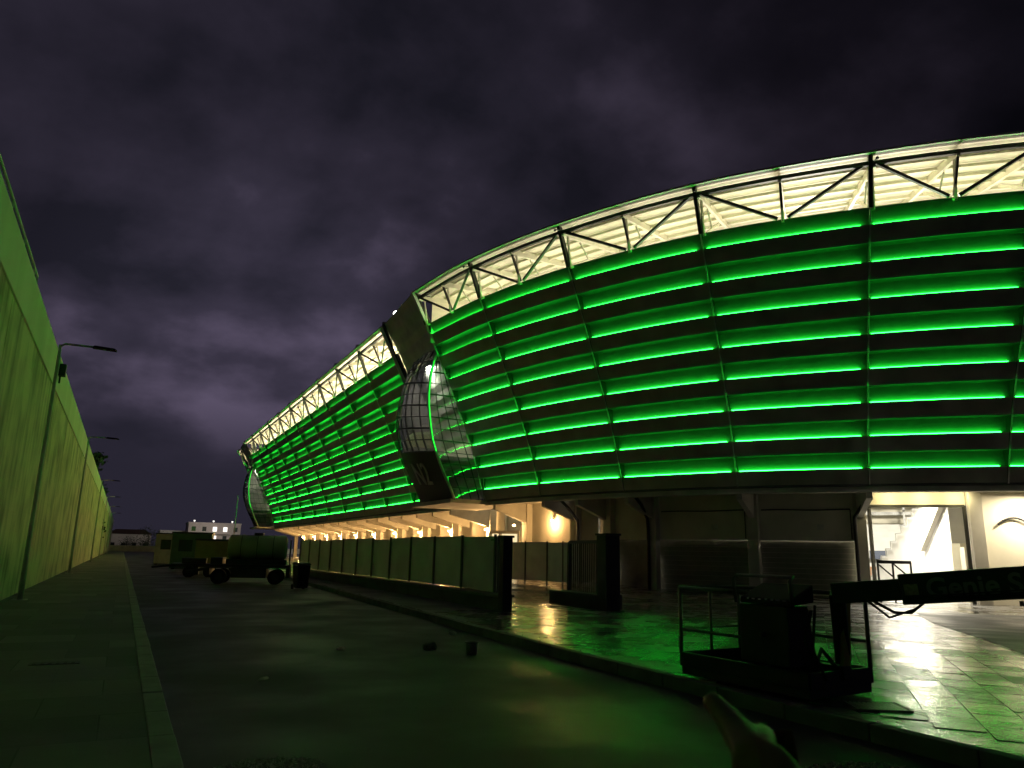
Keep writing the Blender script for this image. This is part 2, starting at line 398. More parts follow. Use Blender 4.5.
# asphalt driveway into the gate, laid on the plaza
g = MB(); rows = []
g0, g1 = Vector((29.5, 21.0)), Vector((12.6, 7.0))
h0, h1 = Vector((37.0, 15.5)), Vector((17.5, -3.0))
for i in range(31):
    t = i/30; a = g0.lerp(g1, t); b = h0.lerp(h1, t)
    rows.append([(a.lerp(b, j/8).x, a.lerp(b, j/8).y, plaza_z(*a.lerp(b, j/8))+0.014) for j in range(9)])
g.grid(rows); tag(g.build('driveway', m_asphalt, smooth=True), kind='structure')

# ---------------------------------------------------------------- left boundary wall
def wall_material():
    m = bpy.data.materials.new('stained board marked concrete'); m.use_nodes = True
    N = m.node_tree.nodes; L = m.node_tree.links; b = N['Principled BSDF']; b.inputs['Roughness'].default_value = 0.85
    tc = N.new('ShaderNodeTexCoord')
    mp = N.new('ShaderNodeMapping'); mp.inputs['Scale'].default_value = (1, 1.3, 0.16); L.new(tc.outputs['Object'], mp.inputs[0])
    n = N.new('ShaderNodeTexNoise'); n.inputs['Scale'].default_value = 1.6; n.inputs['Detail'].default_value = 7; L.new(mp.outputs[0], n.inputs['Vector'])
    n3 = N.new('ShaderNodeTexNoise'); n3.inputs['Scale'].default_value = 0.7; n3.inputs['Detail'].default_value = 4; L.new(tc.outputs['Object'], n3.inputs['Vector'])
    ad = N.new('ShaderNodeMath'); ad.operation = 'MULTIPLY_ADD'; ad.inputs[1].default_value = 0.6; L.new(n3.outputs['Fac'], ad.inputs[0])
    sc = N.new('ShaderNodeMath'); sc.operation = 'MULTIPLY'; sc.inputs[1].default_value = 0.5; L.new(n.outputs['Fac'], sc.inputs[0]); L.new(sc.outputs[0], ad.inputs[2])
    r = N.new('ShaderNodeValToRGB'); L.new(ad.outputs[0], r.inputs[0])
    r.color_ramp.elements[0].position = 0.42; r.color_ramp.elements[0].color = (0.30, 0.28, 0.19, 1)
    r.color_ramp.elements[1].position = 0.62; r.color_ramp.elements[1].color = (0.76, 0.69, 0.48, 1)
    L.new(r.outputs[0], b.inputs['Base Color'])
    sep = N.new('ShaderNodeSeparateXYZ'); L.new(tc.outputs['Object'], sep.inputs[0])
    cb = N.new('ShaderNodeCombineXYZ'); L.new(sep.outputs['Y'], cb.inputs[0]); L.new(sep.outputs['Z'], cb.inputs[1])
    br = N.new('ShaderNodeTexBrick'); L.new(cb.outputs[0], br.inputs['Vector']); br.inputs['Scale'].default_value = 1
    br.inputs['Brick Width'].default_value = 2.4; br.inputs['Row Height'].default_value = 0.6; br.inputs['Mortar Size'].default_value = 0.012; br.offset = 0
    h = N.new('ShaderNodeMath'); h.operation = 'MULTIPLY_ADD'; L.new(br.outputs['Fac'], h.inputs[0]); h.inputs[1].default_value = -1; L.new(n.outputs['Fac'], h.inputs[2])
    bp = N.new('ShaderNodeBump'); bp.inputs['Strength'].default_value = 0.5; bp.inputs['Distance'].default_value = 0.02
    L.new(h.outputs[0], bp.inputs['Height']); L.new(bp.outputs[0], b.inputs['Normal'])
    return m
bw = thing('boundary_wall', 'tall stained concrete wall lit green along the sidewalk', 'wall', (-2.65, 60, 0))
g = MB()
for y in range(-30, 216, 6): g.box(-0.35, -0.0 + random.uniform(-.008, .008), y-60+0.02, y-60+5.98, -0.3, 6.65)
g.build('wall_panel', wall_material(), bw)
g = MB()
for y in range(-30, 216, 12): g.box(-0.45, 0.05, y-60+0.006, y-60+11.994, 6.65, 7.80)
g.build('coping', mat('smooth concrete', (0.80, 0.77, 0.66), 0.75, 0, 0.12, 0.5, bump=0.05, stretch=(1, 1, 0.3)), bw, bevel=0.015)
g = MB(); g.tube([(0.03, -48, 7.96), (0.03, -39.4, 7.96), (0.03, -39.4, 7.75)], 0.03); 
for y in range(-48, -39, 2): g.bar((.03, y, 7.75), (.03, y, 7.96), 0.04)
g.build('top_rail', m_white_steel, bw)
g = MB(); g.box(0.055, 0.25, -31.2, -30.9, 7.15, 7.55); g.bar((0.1, -31.05, 6.9), (0.1, -31.05, 7.2), 0.05)
g.build('wall_bracket', m_black, bw)

# ---------------------------------------------------------------- street lamps
def make_lamp():
    t = thing('street_lamp', 'unlit grey street lamp against the wall, nearest with its arm over the sidewalk', 'street lamp', (-2.25, 24.3, 0.12), 0, 'street lamps along the wall')
    g = MB(); g.tube([(0, 0, 0), (0, 0, 1.2), (0, 0, 7.05)], [0.075, 0.065, 0.038], 12); g.build('pole', m_pole, t, True)
    g = MB(); g.box(-0.17, 0.17, -0.17, 0.17, 0, 0.02); g.build('base_plate', m_pole, t)
    g = MB(); g.tube([(0, 0, 7.0), (0.12, 0, 7.09), (0.9, 0, 7.10)], 0.032, 8); g.build('arm', m_pole, t, True)
    g = MB(); g.hexa([(0.8, -.10, 7.06), (1.45, -.13, 7.05), (1.45, .13, 7.05), (0.8, .10, 7.06), (0.84, -.05, 7.15), (1.38, -.08, 7.12), (1.38, .08, 7.12), (0.84, .05, 7.15)])
    g.build('lamp_head', m_black, t, bevel=0.02)
    return t
l0 = make_lamp()
for i, (y, lab) in enumerate([(45.5, 'second unlit street lamp along the wall, thinner pole beyond the nearest one'),
                 (76, 'third street lamp along the wall, bare pole rising in front of the dark tree'),
                 (102, 'fourth street lamp pole along the wall, beside the dark tree'),
                 (128, 'fifth street lamp pole along the wall, second from the far end'),
                 (154, 'farthest street lamp pole at the end of the green wall')]):
    c = copy_tree(l0); c.location = (-2.25, y, 0.12); c['label'] = lab

# ---------------------------------------------------------------- stands
NT = 8
def tier(j):
    h = (ZT-ZB)/NT; zt = ZT-h*j; return zt, zt-0.50*h, zt-h
def cladding(P, k, parent, seg=6, led_in=(0.022, 0.05)):
    ks = [k+i/seg for i in range(seg+1)]
    g = MB()
    zz = []
    for j in range(NT):
        a, b, c = tier(j)
        zz += [(a, .21 if j == 0 else .50), (b, .21), (b-.06, .22), (c+.004, .50)]
    g.grid([[P(q, prof(z)+w, z) for z, w in zz] for q in ks])
    # closing fins at the ribs, black colour standing in for shade in the gaps
    for q, w in ((k+0.004, 1), (k+0.996, -1)):
        for j in range(NT):
            a, b, c = tier(j)
            g.quad(P(q, prof(a)+.50, a), P(q, prof(a)+.05, a), P(q, prof(c)+.05, c), P(q, prof(c)+.50, c), 1)
    bay = g.build('cladding_bay', [m_recess, m_black], parent)
    for j in range(NT):
        a, b, c = tier(j)
        g = MB()
        rows = []
        for q in ks:
            q2 = min(max(q, k+0.006), k+0.994)
            rows.append([P(q2, prof(b)+.20, b-.05), P(q2, prof(b), b), P(q2, prof(c)-.03, c)])
        g.grid(rows)
        g.grid([[P(q2, prof(c)-.028, c+.001), P(q2, prof(c)+.54, c+.012)] for q2 in [min(max(q, k+.006), k+.994) for q in ks]], 2)  # black underside, shade under the louver put into its colour
        trim = [[P(q, prof(c)-.035, c+.035), P(q, prof(c)-.045, c-.004), P(q, prof(c)+.02, c-.006)] for q in [min(max(q, k+.006), k+.994) for q in ks]]
        g.grid(trim, 1)
        g.build('louver', [m_louver, m_trim, m_black], bay)
        g = MB(); la, lb = k+led_in[0], k+1-led_in[1]
        qs = [la+(lb-la)*i/seg for i in range(seg+1)]
        z0, z1 = b+0.012, b+0.056
        rows = [[P(q, prof(b)+.195, z0), P(q, prof(b)+.105, z0), P(q, prof(b)+.105, z1), P(q, prof(b)+.195, z1), P(q, prof(b)+.195, z0)] for q in qs]
        g.grid(rows)
        g.build('led_strip', m_led, bay)
    return bay
def truss_bay(P, k, parent, simple=False):
    t = MB()
    top = lambda q: P(q, 0.55, 19.70); bot = lambda q: P(q, 1.42, 17.99)
    n = 6
    for i in range(n): t.bar(top(k+i/n), top(k+(i+1)/n), 0.18, 0.20)
    t.bar(top(k+.03), bot(k+.47), 0.13, 0.15); t.bar(top(k+.97), bot(k+.53), 0.13, 0.15)
    t.bar(top(k+.5), bot(k+.5), 0.11, 0.13)
    o = t.build('roof_truss', m_dark_steel, parent)
    g = MB(); g.bar(P(k, 0.35, 20.12), P(k, 1.30, 17.85), 0.18, 0.26); g.build('truss_post', m_dark_steel, parent)
    return o
def roof_bay(P, k, parent, depth=13.0, power=200.0):
    n = 6; g = MB()
    def R(q, s, dz=0): return P(q, s, 19.98+0.05*s+0.006*s*s+dz)
    ss = [-0.05+depth*i/60 for i in range(61)]
    # ribbed sheet: small corrugation across s
    g.grid([[R(k+i/n, s, 0.035*(j % 2)) for j, s in enumerate(ss)] for i in range(n+1)])
    g.grid([[R(k+i/n, ss[0], 0), R(k+i/n, ss[0], 0.10), R(k+i/n, 0.3, 0.14), R(k+i/n, depth, .16)] for i in range(n+1)])
    g.build('roof_sheet', m_roof, parent)
    g = MB()
    for s in (1.5, 2.7, 3.9, 5.1, 6.3, 7.5):
        for i in range(n): g.bar(R(k+i/n, s, -.10), R(k+(i+1)/n, s, -.10), 0.08, 0.16)
    g.build('purlin', m_rafter, parent)
    g = MB()
    for q in (k+0.02, k+.5):
        g.bar(R(q, .5, -.35), R(q, depth-.5, -.45), 0.16, 0.34)
        g.bar(R(q, 1.3, -2.3), R(q, 4.6, -.6), 0.13); g.bar(R(q, 1.3, -2.3), R(q, 1.0, -.5), 0.10)
        g.bar(R(q, 3.0, -1.3), R(q, 2.2, -.5), 0.08)
    g.build('rafter', m_rafter, parent)
    a = P(k+.5, 5.2, 16.6)
    area('roof_uplight', a, P(k+.5, 2.8, 20), 3.5, power, (1.0, 0.86, 0.60), parent, 1.0)
    lm = MB(); b0 = P(k+.5, 5.5, 16.3)
    lm.obox(b0-Vector((.3, .3, .2)), (.6, 0, 0), (0, .6, 0), (0, 0, .2)); lm.build('uplight_housing', m_white_steel, parent)
def rib_fill_spot(P, k, parent):  # spot and housing added only to brighten the rib and trims
    l = bpy.data.lights.new('rib_fill_spot', 'SPOT'); l.energy = RIB_FILL*{4: 4.0, 3: 2.2, 5: 2.0}.get(k, 0.7); l.color = (1, .95, .80); l.spot_size = rad(11); l.spot_blend = .7; l.shadow_soft_size = .03
    o = bpy.data.objects.new('rib_fill_spot', l); COL.objects.link(o); o.parent = parent
    p = P(k+.02, -0.25, 19.4); t = P(k+.02, 3.3, 12); o.location = p; o.rotation_euler = (t-p).to_track_quat('-Z', 'Y').to_euler()
    g = MB(); q = P(k+.02, -0.2, 19.62); g.bar(q, P(k+.02, -0.2, 19.50), .09); g.bar(P(k+.02, .3, 19.7), q, .05); g.build('fill_spot_housing', m_black, parent)
def rib_bar(P, k, parent):
    g = MB(); zz = [ZT-(ZT-ZB)*i/12 for i in range(13)]
    g.tube([P(k, prof(z)-0.07, z) for z in zz], 0.042, 6)
    return g.build('cladding_rib', m_pole, parent, True)

# --- near stand
ns = thing('stadium_stand', 'near curved stadium stand with eight rows of green light strips and white truss roof', 'stadium stand', (0, 0, 0))
NB = 8
for k in range(NB):
    cladding(near, k, ns)
    truss_bay(near, k, ns); roof_bay(near, k, ns, power=ROOF_NEAR)
for k in range(NB+1):
    rib_bar(near, k, ns)
    if k: rib_fill_spot(near, k, ns)
# end face of the stand at its left edge
g = MB()
zz = [20.0-(20.0-ZB)*i/14 for i in range(15)]
g.grid([[near(0, prof(z)+w, z)+Vector((0, .03, 0)) for z in zz if z <= 18.0] for w in (.05, .5, 1.2)])
g.build('end_panel', m_louver, ns)
g = MB(); g.bar(near(0, 0.02, 20.05), near(0, 1.3, 17.9), 0.30, 0.22); g.build('end_post', m_white_steel, ns)
g = MB(); g.grid([[near(0.03, s_, 16.5), near(0.03, s_, 20.0+0.05*s_+0.006*s_*s_)] for s_ in (1.6, 4, 7, 10, 13)]); g.build('gable_panel', m_roof, ns)

def undercroft(P, k0, k1, parent, zfloor, lintel=None):
    n = max(2, int((k1-k0)*4)); ks = [k0+(k1-k0)*i/n for i in range(n+1)]
    g = MB()
    g.grid([[P(q, prof(ZB)+0.42, ZB), P(q, prof(ZB)+0.05, ZB-0.04), P(q, prof(ZB)+0.05, ZB-.36), P(q, 7.5, ZB-.36), P(q, 7.5, ZB-.12), P(q, 16, ZB-.12)] for q in ks])
    g.grid([[P(q, 7.3, ZB+.2), P(q, 16, ZB+.2)] for q in ks])
    g.build('soffit', m_conc, parent)
    g = MB()
    g.grid([[P(q, prof(ZB)-.02, ZB-.055), P(q, prof(ZB)-.02, ZB-.10)] for q in ks]); g.build('edge_strip', m_trim, parent)
def bracket(P, k, parent, s1=10.0, w=0.30, zt=None):
    zt = zt or ZB-.13
    a = P(k, 7.0, 0); b = P(k, s1, 0); d = (b-a).normalized(); n = Vector((-d.y, d.x, 0))*w/2
    g = MB()
    def pt(p, z, sg): return (p.x+n.x*sg, p.y+n.y*sg, z)
    g.hexa([pt(a, zt-.55, -1), pt(b, zt-1.45, -1), pt(b, zt-1.45, 1), pt(a, zt-.55, 1), pt(a, zt, -1), pt(b, zt, -1), pt(b, zt, 1), pt(a, zt, 1)])
    return g.build('bracket', m_conc, parent)
def column(P, k, s, z0, parent, w=0.62, d=0.5, z1=None):
    a = P(k, s, 0); t = (P(k+.01, s, 0)-a).normalized(); nn = Vector((-t.y, t.x, 0))
    g = MB(); o = a-t*w/2-nn*d/2; o.z = z0
    g.obox(o, t*w, nn*d, (0, 0, (z1 or ZB-.12)-z0)); return g.build('column', m_conc_wall, parent, bevel=0.02)
def wall_run(P, k0, k1, s, z0, z1, parent, name='wall', m=None, th=0.2):
    n = max(1, int(abs(k1-k0)*6)); ks = [k0+(k1-k0)*i/n for i in range(n+1)]
    g = MB(); g.grid([[P(q, s+th, z0), P(q, s, z0), P(q, s, z1), P(q, s+th, z1)] for q in ks])
    for q in (k0, k1): g.quad(P(q, s, z0), P(q, s+th, z0), P(q, s+th, z1), P(q, s, z1))
    return g.build(name, m or m_conc_wall, parent)
def wall_lamp(P, k, s, z, parent, power=WALL_LAMP_POWER):
    p = P(k, s, z); q = P(k, s-0.22, z-.02)
    g = MB(); g.tube([p, q], 0.03, 6); g.tube([q+Vector((0, 0, .10)), q+Vector((0, 0, .04))], 0.12, 10)
    o = g.build('wall_lamp', m_black, parent)
    g = MB(); g.tube([q+Vector((0, 0, .04)), q-Vector((0, 0, .03)), q-Vector((0, 0, .10)), q-Vector((0, 0, .13))], [.06, .10, .07, .01], 10); g.build('bulb', m_warm, o, True)
    point('wall_lamp_light', P(k, s-0.45, z-.28), power, (1.0, 0.56, 0.20), 0.10, o)
ZF = -0.6
undercroft(near, -0.0, NB, ns, ZF)
for k in (0.15, 1, 1.45, 2, 3, 4, 6, 7): bracket(near, k, ns)
for k in (0.15, 1, 1.48, 2, 3, 4, 5.0, 6, 7): column(near, k, 10, ZF, ns)
for k0, k1 in ((0.2, 1.30), (1.52, 1.95), (2.05, 2.95), (3.05, 3.95), (5.8, 7.9)):
    wall_run(near, k0, k1, 10.25, 2.6 if k0 > 1.4 and k0 < 5 else ZF, ZB-.12, ns)
for k0, k1 in ((1.50, 1.99), (2.01, 2.99), (3.01, 3.99)):
    d_ = wall_run(near, k0, k1, 10.55, ZF, 2.6, ns, 'shutter_door', m_door, 0.08)
for k0, k1 in ((2.06, 2.94), (3.06, 3.94)):
    g = MB()
    for z in [ZF+.3+.28*i for i in range(10)]: g.bar(near(k0, 10.535, z), near((k0+k1)/2, 10.535, z), .03); g.bar(near((k0+k1)/2, 10.535, z), near(k1, 10.535, z), .03)
    g.build('shutter_slat', m_louver, ns)
for k_, z in ((2.5, 4.3), (3.5, 4.3)):
    g = MB(); g.tube([near(k_-.42+.84*i/8, 10.2, z+.02*math.sin(i)) for i in range(9)], .04, 6); g.tube([near(k_+.42, 10.2, z), near(k_+.42, 10.2, 2.7)], .03, 6); g.build('conduit', m_pipe, ns, True)
    g = MB(); p = near(k_+.1, 10.2, 3.2); g.obox(p, near(k_+.16, 10.2, 3.2)-p, Vector((0, 0, .3)), near(k_, 10.16, 0)-near(k_, 10.2, 0)); g.build('junction_box', m_pole, ns)
# dark rainwater pipes
for k in (1.1, 1.98, 3.94):
    g = MB(); g.tube([near(k+.06, 7.6, ZB-.3), near(k+.06, 8.3, ZB-.75), near(k, 9.55, ZB-1.5), near(k, 9.62, ZB-2.2), near(k, 9.62, ZF)], 0.10, 8); g.build('downpipe', m_pipe, ns, True)
wall_lamp(near, 0.62, 10.22, 4.0, ns, 260)
wall_lamp(near, -0.0, 9.7, 3.7, ns, 200)
# lit doorway under the left end
g = MB(); g.quad((24.7, 51.6, ZF), (26.0, 50.0, ZF), (26.0, 50.0, 3.0), (24.7, 51.6, 3.0)); g.build('lit_doorway', emission('doorway light', (1, .78, .42), 1.1), ns)
g = MB(); d0, d1 = Vector((24.55, 51.7, 0)), Vector((26.1, 49.85, 0))
for p in (d0, d1, d0.lerp(d1, .36)): g.bar(p+Vector((0, 0, ZF)), p+Vector((0, 0, 3.1)), .16)
g.bar(d0+Vector((0, 0, 3.12)), d1+Vector((0, 0, 3.12)), .2); g.build('door_frame', m_conc, ns)
g = MB(); g.grid([[(32, 44, ZF), (32, 44, ZB)], [(31.5, 52, ZF), (31.5, 52, ZB)], [(29.8, 60, ZF), (29.8, 60, ZB)]]); g.build('wall', m_conc_wall, ns)
# the gate passage
for k0, k1, z0 in ((4.05, 4.95, 4.55),): wall_run(near, k0, k1, 10.25, z0, ZB-.12, ns, 'gate_lintel', m_inner)
g = MB()
for q in (4.09, 4.93): g.bar(near(q, 10.15, ZF), near(q, 10.15, 4.5), .14)
g.bar(near(4.09, 10.15, 4.48), near(4.93, 10.15, 4.48), .14); g.build('gate_frame', m_dark_steel, ns)
wall_run(near, 5.06, 5.72, 10.25, ZF, ZB-.12, ns, 'wall', m_inner)
g = MB()
arc = []
for i in range(9):
    t = i/8; q = near(5.16+.22*t, 10.1, 3.55+0.35*math.sin(math.pi*t)*(1 if True else 0)); arc.append(q)
g.tube(arc, 0.06, 6); g.build('pipe_arc', m_pipe, ns)
wall_run(near, 5.74, 5.8, 8.6, ZF, ZB-.12, ns, 'column', m_conc)
# passage side wall and ceiling beyond the gate
def sbox(P, k0, k1, s0, s1, z0, z1, name, m, parent):
    g = MB(); n = 4
    g.hexa([P(k0, s0, z0), P(k1, s0, z0), P(k1, s1, z0), P(k0, s1, z0), P(k0, s0, z1), P(k1, s0, z1), P(k1, s1, z1), P(k0, s1, z1)])
    return g.build(name, m, parent)
# terrace (stepped seating) right of the passage
g = MB()
for i in range(14):
    s0 = 13.0+0.85*i; z1 = 6.6-0.47*i
    g.hexa([near(5.02, s0, ZF), near(6.6, s0, ZF), near(6.6, s0+.85, ZF), near(5.02, s0+.85, ZF), near(5.02, s0, z1), near(6.6, s0, z1), near(6.6, s0+.85, z1), near(5.02, s0+.85, z1)])
g.build('terrace', m_terrace, ns)
g = MB()
for i in range(14):
    s0 = 13.0+0.85*i; z1 = 6.62-0.47*i
    g.bar(near(5.01, s0, z1), near(5.01, s0+.85, z1), .05); g.bar(near(5.01, s0+.85, z1), near(5.01, s0+.85, z1-.47), .05)
g.build('step_shade_line', m_pole, ns)  # grey bars drawn in for the shading along the step edges
g = MB()
for i in range(0, 14, 2): p = near(5.35, 13.4+.85*i, 6.6-.47*i); g.bar(p, p+Vector((0, 0, 1.0)), .05)
g.bar(near(5.35, 13.4, 7.6), near(5.35, 13.4+.85*13, 7.6-.47*13), .06); g.build('handrail', m_pole, ns)
g = MB(); g.bar(near(5.0, 12.0, ZF), near(5.0, 12.0, 2.6), .5); g.obox(near(4.98, 11.2, ZF), near(4.98, 13, 0)-near(4.98, 11.2, 0), (.1, 0, 0), (0, 0, 3.0)); g.build('passage_wall', m_inner, ns)
g = MB(); g.bar(near(4.98, 16, 2.3), near(4.98, 13, 5.0), .3); g.build('stair_beam', m_conc, ns)

# --- far stand
fs = thing('stadium_stand', 'far straight stadium stand beyond the first glass bay, seen along its length', 'stadium stand', (0, 0, 0))
FN = 10
for k in range(FN):
    cladding(far, k, fs, seg=2, led_in=(0.03, 0.07)); truss_bay(far, k, fs); roof_bay(far, k, fs, power=ROOF_FAR)
for k in range(FN+1):
    rib_bar(far, k, fs)
    g = MB(); p = far(k, 0.3, 20.1); g.bar(p, p+Vector((0, 0, .45)), 0.3, 0.3); g.build('roof_stub', m_dark_steel, fs)
undercroft(far, 0, FN, fs, ZF)
for k in range(FN+1):
    bracket(far, k, fs, 10.6); bracket(far, k+.5, fs, 10.6) if k < FN else None
    column(far, k, 10.9, -.3, fs, 0.7, 0.6)
wall_run(far, 0, FN, 12.2, -.3, ZB-.12, fs, 'wall')
for k in range(FN):
    wall_lamp(far, k+0.0, 10.55, 3.6, fs, WALL_LAMP_POWER*3.8)
    g = MB(); p = far(k+.5, 12.1, 0); g.box(p.x, p.x+.08, p.y-1.3, p.y+1.3, -.3, 2.6); g.build('door', m_door, fs)
# corrugated infill in the notch between the two stands
g = MB()
rows = []
for i in range(41):
    t = i/40; row = []
    for j, z in enumerate([20.35-0.5*q for q in range(22)]):
        a = near(0, prof(z)+0.5, z); b = far(0, prof(z)+0.5, z); p = a.lerp(b, t)
        p.x += 0.06*(j % 2); row.append(p)
    rows.append(row)
g.grid(rows); g.build('infill_panel', mat('ribbed cladding', (0.62, 0.62, 0.55), 0.5, 0.2, 0.15, 1), fs)
g = MB(); g.bar(far(0, -.02, 20.1), far(0, 3.0, 14.4), 0.22); g.build('end_post', m_white_steel, fs)
fl = MB(); p = far(-0.25, 0.7, 20.75); fl.tube([p, p+Vector((-.10, -.25, -.06))], 0.34, 14); o = fl.build('roof_floodlight', m_black, fs)
g = MB(); g.tube([p+Vector((-.10, -.26, -.065)), p+Vector((-.108, -.28, -.07))], 0.28, 14); g.build('lens', m_cool, o)

# --- further stand beyond the second glass bay: only its first bays show
ts = thing('stadium_stand', 'short end of a third stadium stand past the farthest glass bay', 'stadium stand', (0, 0, 0))
def third(k, s, z):
    a = rad(90+7*k); return Vector((17.9+0.95*k*k+s*math.sin(a), 151.5+7.6*k+s*math.cos(a), z))
for k in range(2):
    cladding(third, k, ts, seg=2); truss_bay(third, k, ts); roof_bay(third, k, ts, power=ROOF_FAR)
g = MB(); rows = []
for i in range(9):
    t = i/8; rows.append([far(FN, prof(z)+.5, z).lerp(third(0, prof(z)+.5, z), t)+Vector((.06*(j % 2), 0, 0)) for j, z in enumerate([20.4-0.5*q for q in range(22)])])
g.grid(rows); g.build('infill_panel', MATS['ribbed cladding'], ts)

# ---------------------------------------------------------------- glass bays
def glass_mat(name='bay glass', tint=(.46, .49, .46), add=.10, ior=1.6):
    m = bpy.data.materials.new(name); m.use_nodes = True
    N = m.node_tree.nodes; L = m.node_tree.links; N.clear()
    o = N.new('ShaderNodeOutputMaterial'); gl = N.new('ShaderNodeBsdfGlossy'); gl.inputs['Roughness'].default_value = 0.04
    gl.inputs['Color'].default_value = (.85, .88, .86, 1)
    tr = N.new('ShaderNodeBsdfTransparent'); tr.inputs[0].default_value = (*tint, 1)
    mx = N.new('ShaderNodeMixShader'); fr = N.new('ShaderNodeFresnel'); fr.inputs[0].default_value = ior
    ad = N.new('ShaderNodeMath'); ad.operation = 'ADD'; ad.inputs[1].default_value = add; L.new(fr.outputs[0], ad.inputs[0])
    L.new(ad.outputs[0], mx.inputs[0]); L.new(tr.outputs[0], mx.inputs[1]); L.new(gl.outputs[0], mx.inputs[2]); L.new(mx.outputs[0], o.inputs[0])
    return m
m_glass = glass_mat()
m_glass_dark = glass_mat('dark bay glass', (.24, .25, .26), .10, 1.55)
SP = [(16.9, 19.55), (16.0, 19.03), (14.56, 18.63), (12.3, 18.5), (9.42, 18.95), (7.32, 19.81), (5.3, 20.95)]
BK = [(18.9, 21.8), (17.78, 20.38), (15.48, 19.35), (12.04, 18.77), (10.41, 19.03), (8.42, 19.74), (5.5, 21.4)]
def interp(T, z):
    for (z0, x0), (z1, x1) in zip(T, T[1:]):
        if z >= z1: return x0+(x1-x0)*(z0-z)/(z0-z1)
    return T[-1][1]
def smooth_curve(T, n):
    # evenly sampled, gently smoothed
    out = []
    for i in range(n+1):
        z = T[0][0]+(T[-1][0]-T[0][0])*i/n
        w = 0.7; out.append((z, (interp(T, min(T[0][0], z+w))+interp(T, z)*2+interp(T, max(T[-1][0], z-w)))/4))
    return out
def glass_bay(y0, dx, zadd, label, near_face, writing=False):
    t = thing('glass_bay', label, 'glass bay', (0, 0, 0))
    n = 14
    sp = [Vector((x+dx, y0, z+zadd)) for z, x in smooth_curve(SP, n)]
    bk = [Vector((x+dx, y0+8.0, z+zadd)) for z, x in smooth_curve(BK, n)]
    g = MB(); m_ = 6
    def bulge(i, j):
        p = sp[i].lerp(bk[i], j/m_); p.x -= 0.55*math.sin(math.pi*j/m_)*math.sin(math.pi*min(1, (i+1)/n)); return p
    F = [[bulge(i, j) for j in range(m_+1)] for i in range(n+1)]
    g.grid(F); g.build('front_glass', m_glass_dark, t, True)
    g = MB()
    for i in range(n+1):
        for j in range(m_): g.bar(F[i][j]-Vector((.03, 0, 0)), F[i][j+1]-Vector((.03, 0, 0)), 0.11 if i % 2 == 0 else 0.05)
    for j in range(m_+1):
        for i in range(n): g.bar(F[i][j]-Vector((.03, 0, 0)), F[i+1][j]-Vector((.03, 0, 0)), 0.06)
    g.build('front_mullions', m_dark_steel, t)
    # side glass turned to the near stand
    R = []
    for p in sp:
        e = near_face(p.z); R.append([p.lerp(e, q/4) for q in range(5)])
    g = MB(); g.grid(R); g.build('side_glass', m_glass, t)
    g = MB()
    for i in range(1, n):
        for q in range(4): g.bar(R[i][q]-Vector((0, .03, 0)), R[i][q+1]-Vector((0, .03, 0)), 0.09 if i % 2 else 0.05)
    for q in range(1, 4):
        for i in range(n): g.bar(R[i][q]-Vector((0, .03, 0)), R[i+1][q]-Vector((0, .03, 0)), 0.05)
    g.build('side_mullions', m_dark_steel, t)
    # spine with its green strip
    g = MB(); g.tube([p+Vector((-.02, -.06, 0)) for p in sp], 0.11, 8); g.build('spine', mat('spine paint', (.4, .42, .4), .4), t, True)
    g = MB(); g.tube([p+Vector((-.05, -.22, 0)) for p in sp[2:-4]], 0.035, 6); g.build('led_strip', emission('spine light', (.02, 1, .05), 1.6), t, True)
    g = MB(); g.grid([[b+Vector((.12, -.12, 0)), Vector((near_face(b.z).x+2.6, b.y-.12, b.z))] for b in bk]); g.build('partition', m_louver, t)
    # floor slab and lights inside
    for z, mm in ((8.1, m_conc),):
        z += zadd
        a = Vector((interp(SP, z-zadd)+dx+.25, y0+.3, z)); e = near_face(z)
        g = MB(); g.hexa([a, (e.x+4, y0+.3, z), (e.x+4, y0+7.6, z), (a.x, y0+7.6, z)]+[Vector(q)+Vector((0, 0, .3)) for q in (a, (e.x+4, y0+.3, z), (e.x+4, y0+7.6, z), (a.x, y0+7.6, z))])
        g.build('floor_slab', mm, t)
    g = MB(); x_ = near_face(12).x+2.2
    g.quad((x_, y0+.2, 5.5), (x_, y0+7.8, 5.5), (x_-1.0, y0+7.8, 18), (x_-1.0, y0+.2, 17)); g.build('back_wall', m_inner, t)
    area('bay_light', (near_face(15).x+0.2, y0+4, 15.9+zadd), (near_face(12).x+2.4, y0+4, 14.4+zadd), 1.2, 1300, (1, .97, .86), t)
    # sill under the tip
    g = MB(); b = sp[-1]
    g.box(b.x-.3, b.x+5.5, y0+.0, y0+8.2, ZB-.30+zadd*.0, ZB-.02); g.build('sill', m_conc, t)
    if writing:
        cu = bpy.data.curves.new('txt', 'FONT'); cu.body = 'N2'; cu.size = 2.6; cu.extrude = 0.03; cu.shear = 0.0; cu.align_x = 'CENTER'
        tmp = bpy.data.objects.new('tmp', cu); COL.objects.link(tmp)
        dg = bpy.context.evaluated_depsgraph_get(); me = bpy.data.meshes.new_from_object(tmp.evaluated_get(dg))
        bpy.data.objects.remove(tmp)
        me.materials.clear(); me.materials.append(mat('letter paint', (.42, .42, .38), .5))
        o = bpy.data.objects.new('lettering', me); COL.objects.link(o); o.parent = t
        # lies on the lower front glass: local x runs towards the spine, local y up along the glass
        i0, i1 = 9, 13
        up = (F[i0][3]-F[i1][3]).normalized(); rt = (F[11][1]-F[11][5]).normalized()
        nrm = rt.cross(up).normalized(); up = nrm.cross(rt)
        c_ = F[i1][3].lerp(F[i0][3], 0.12)+nrm*0.28
        o.matrix_world = Matrix(((rt.x, up.x, nrm.x, c_.x), (rt.y, up.y, nrm.y, c_.y), (rt.z, up.z, nrm.z, c_.z), (0, 0, 0, 1)))
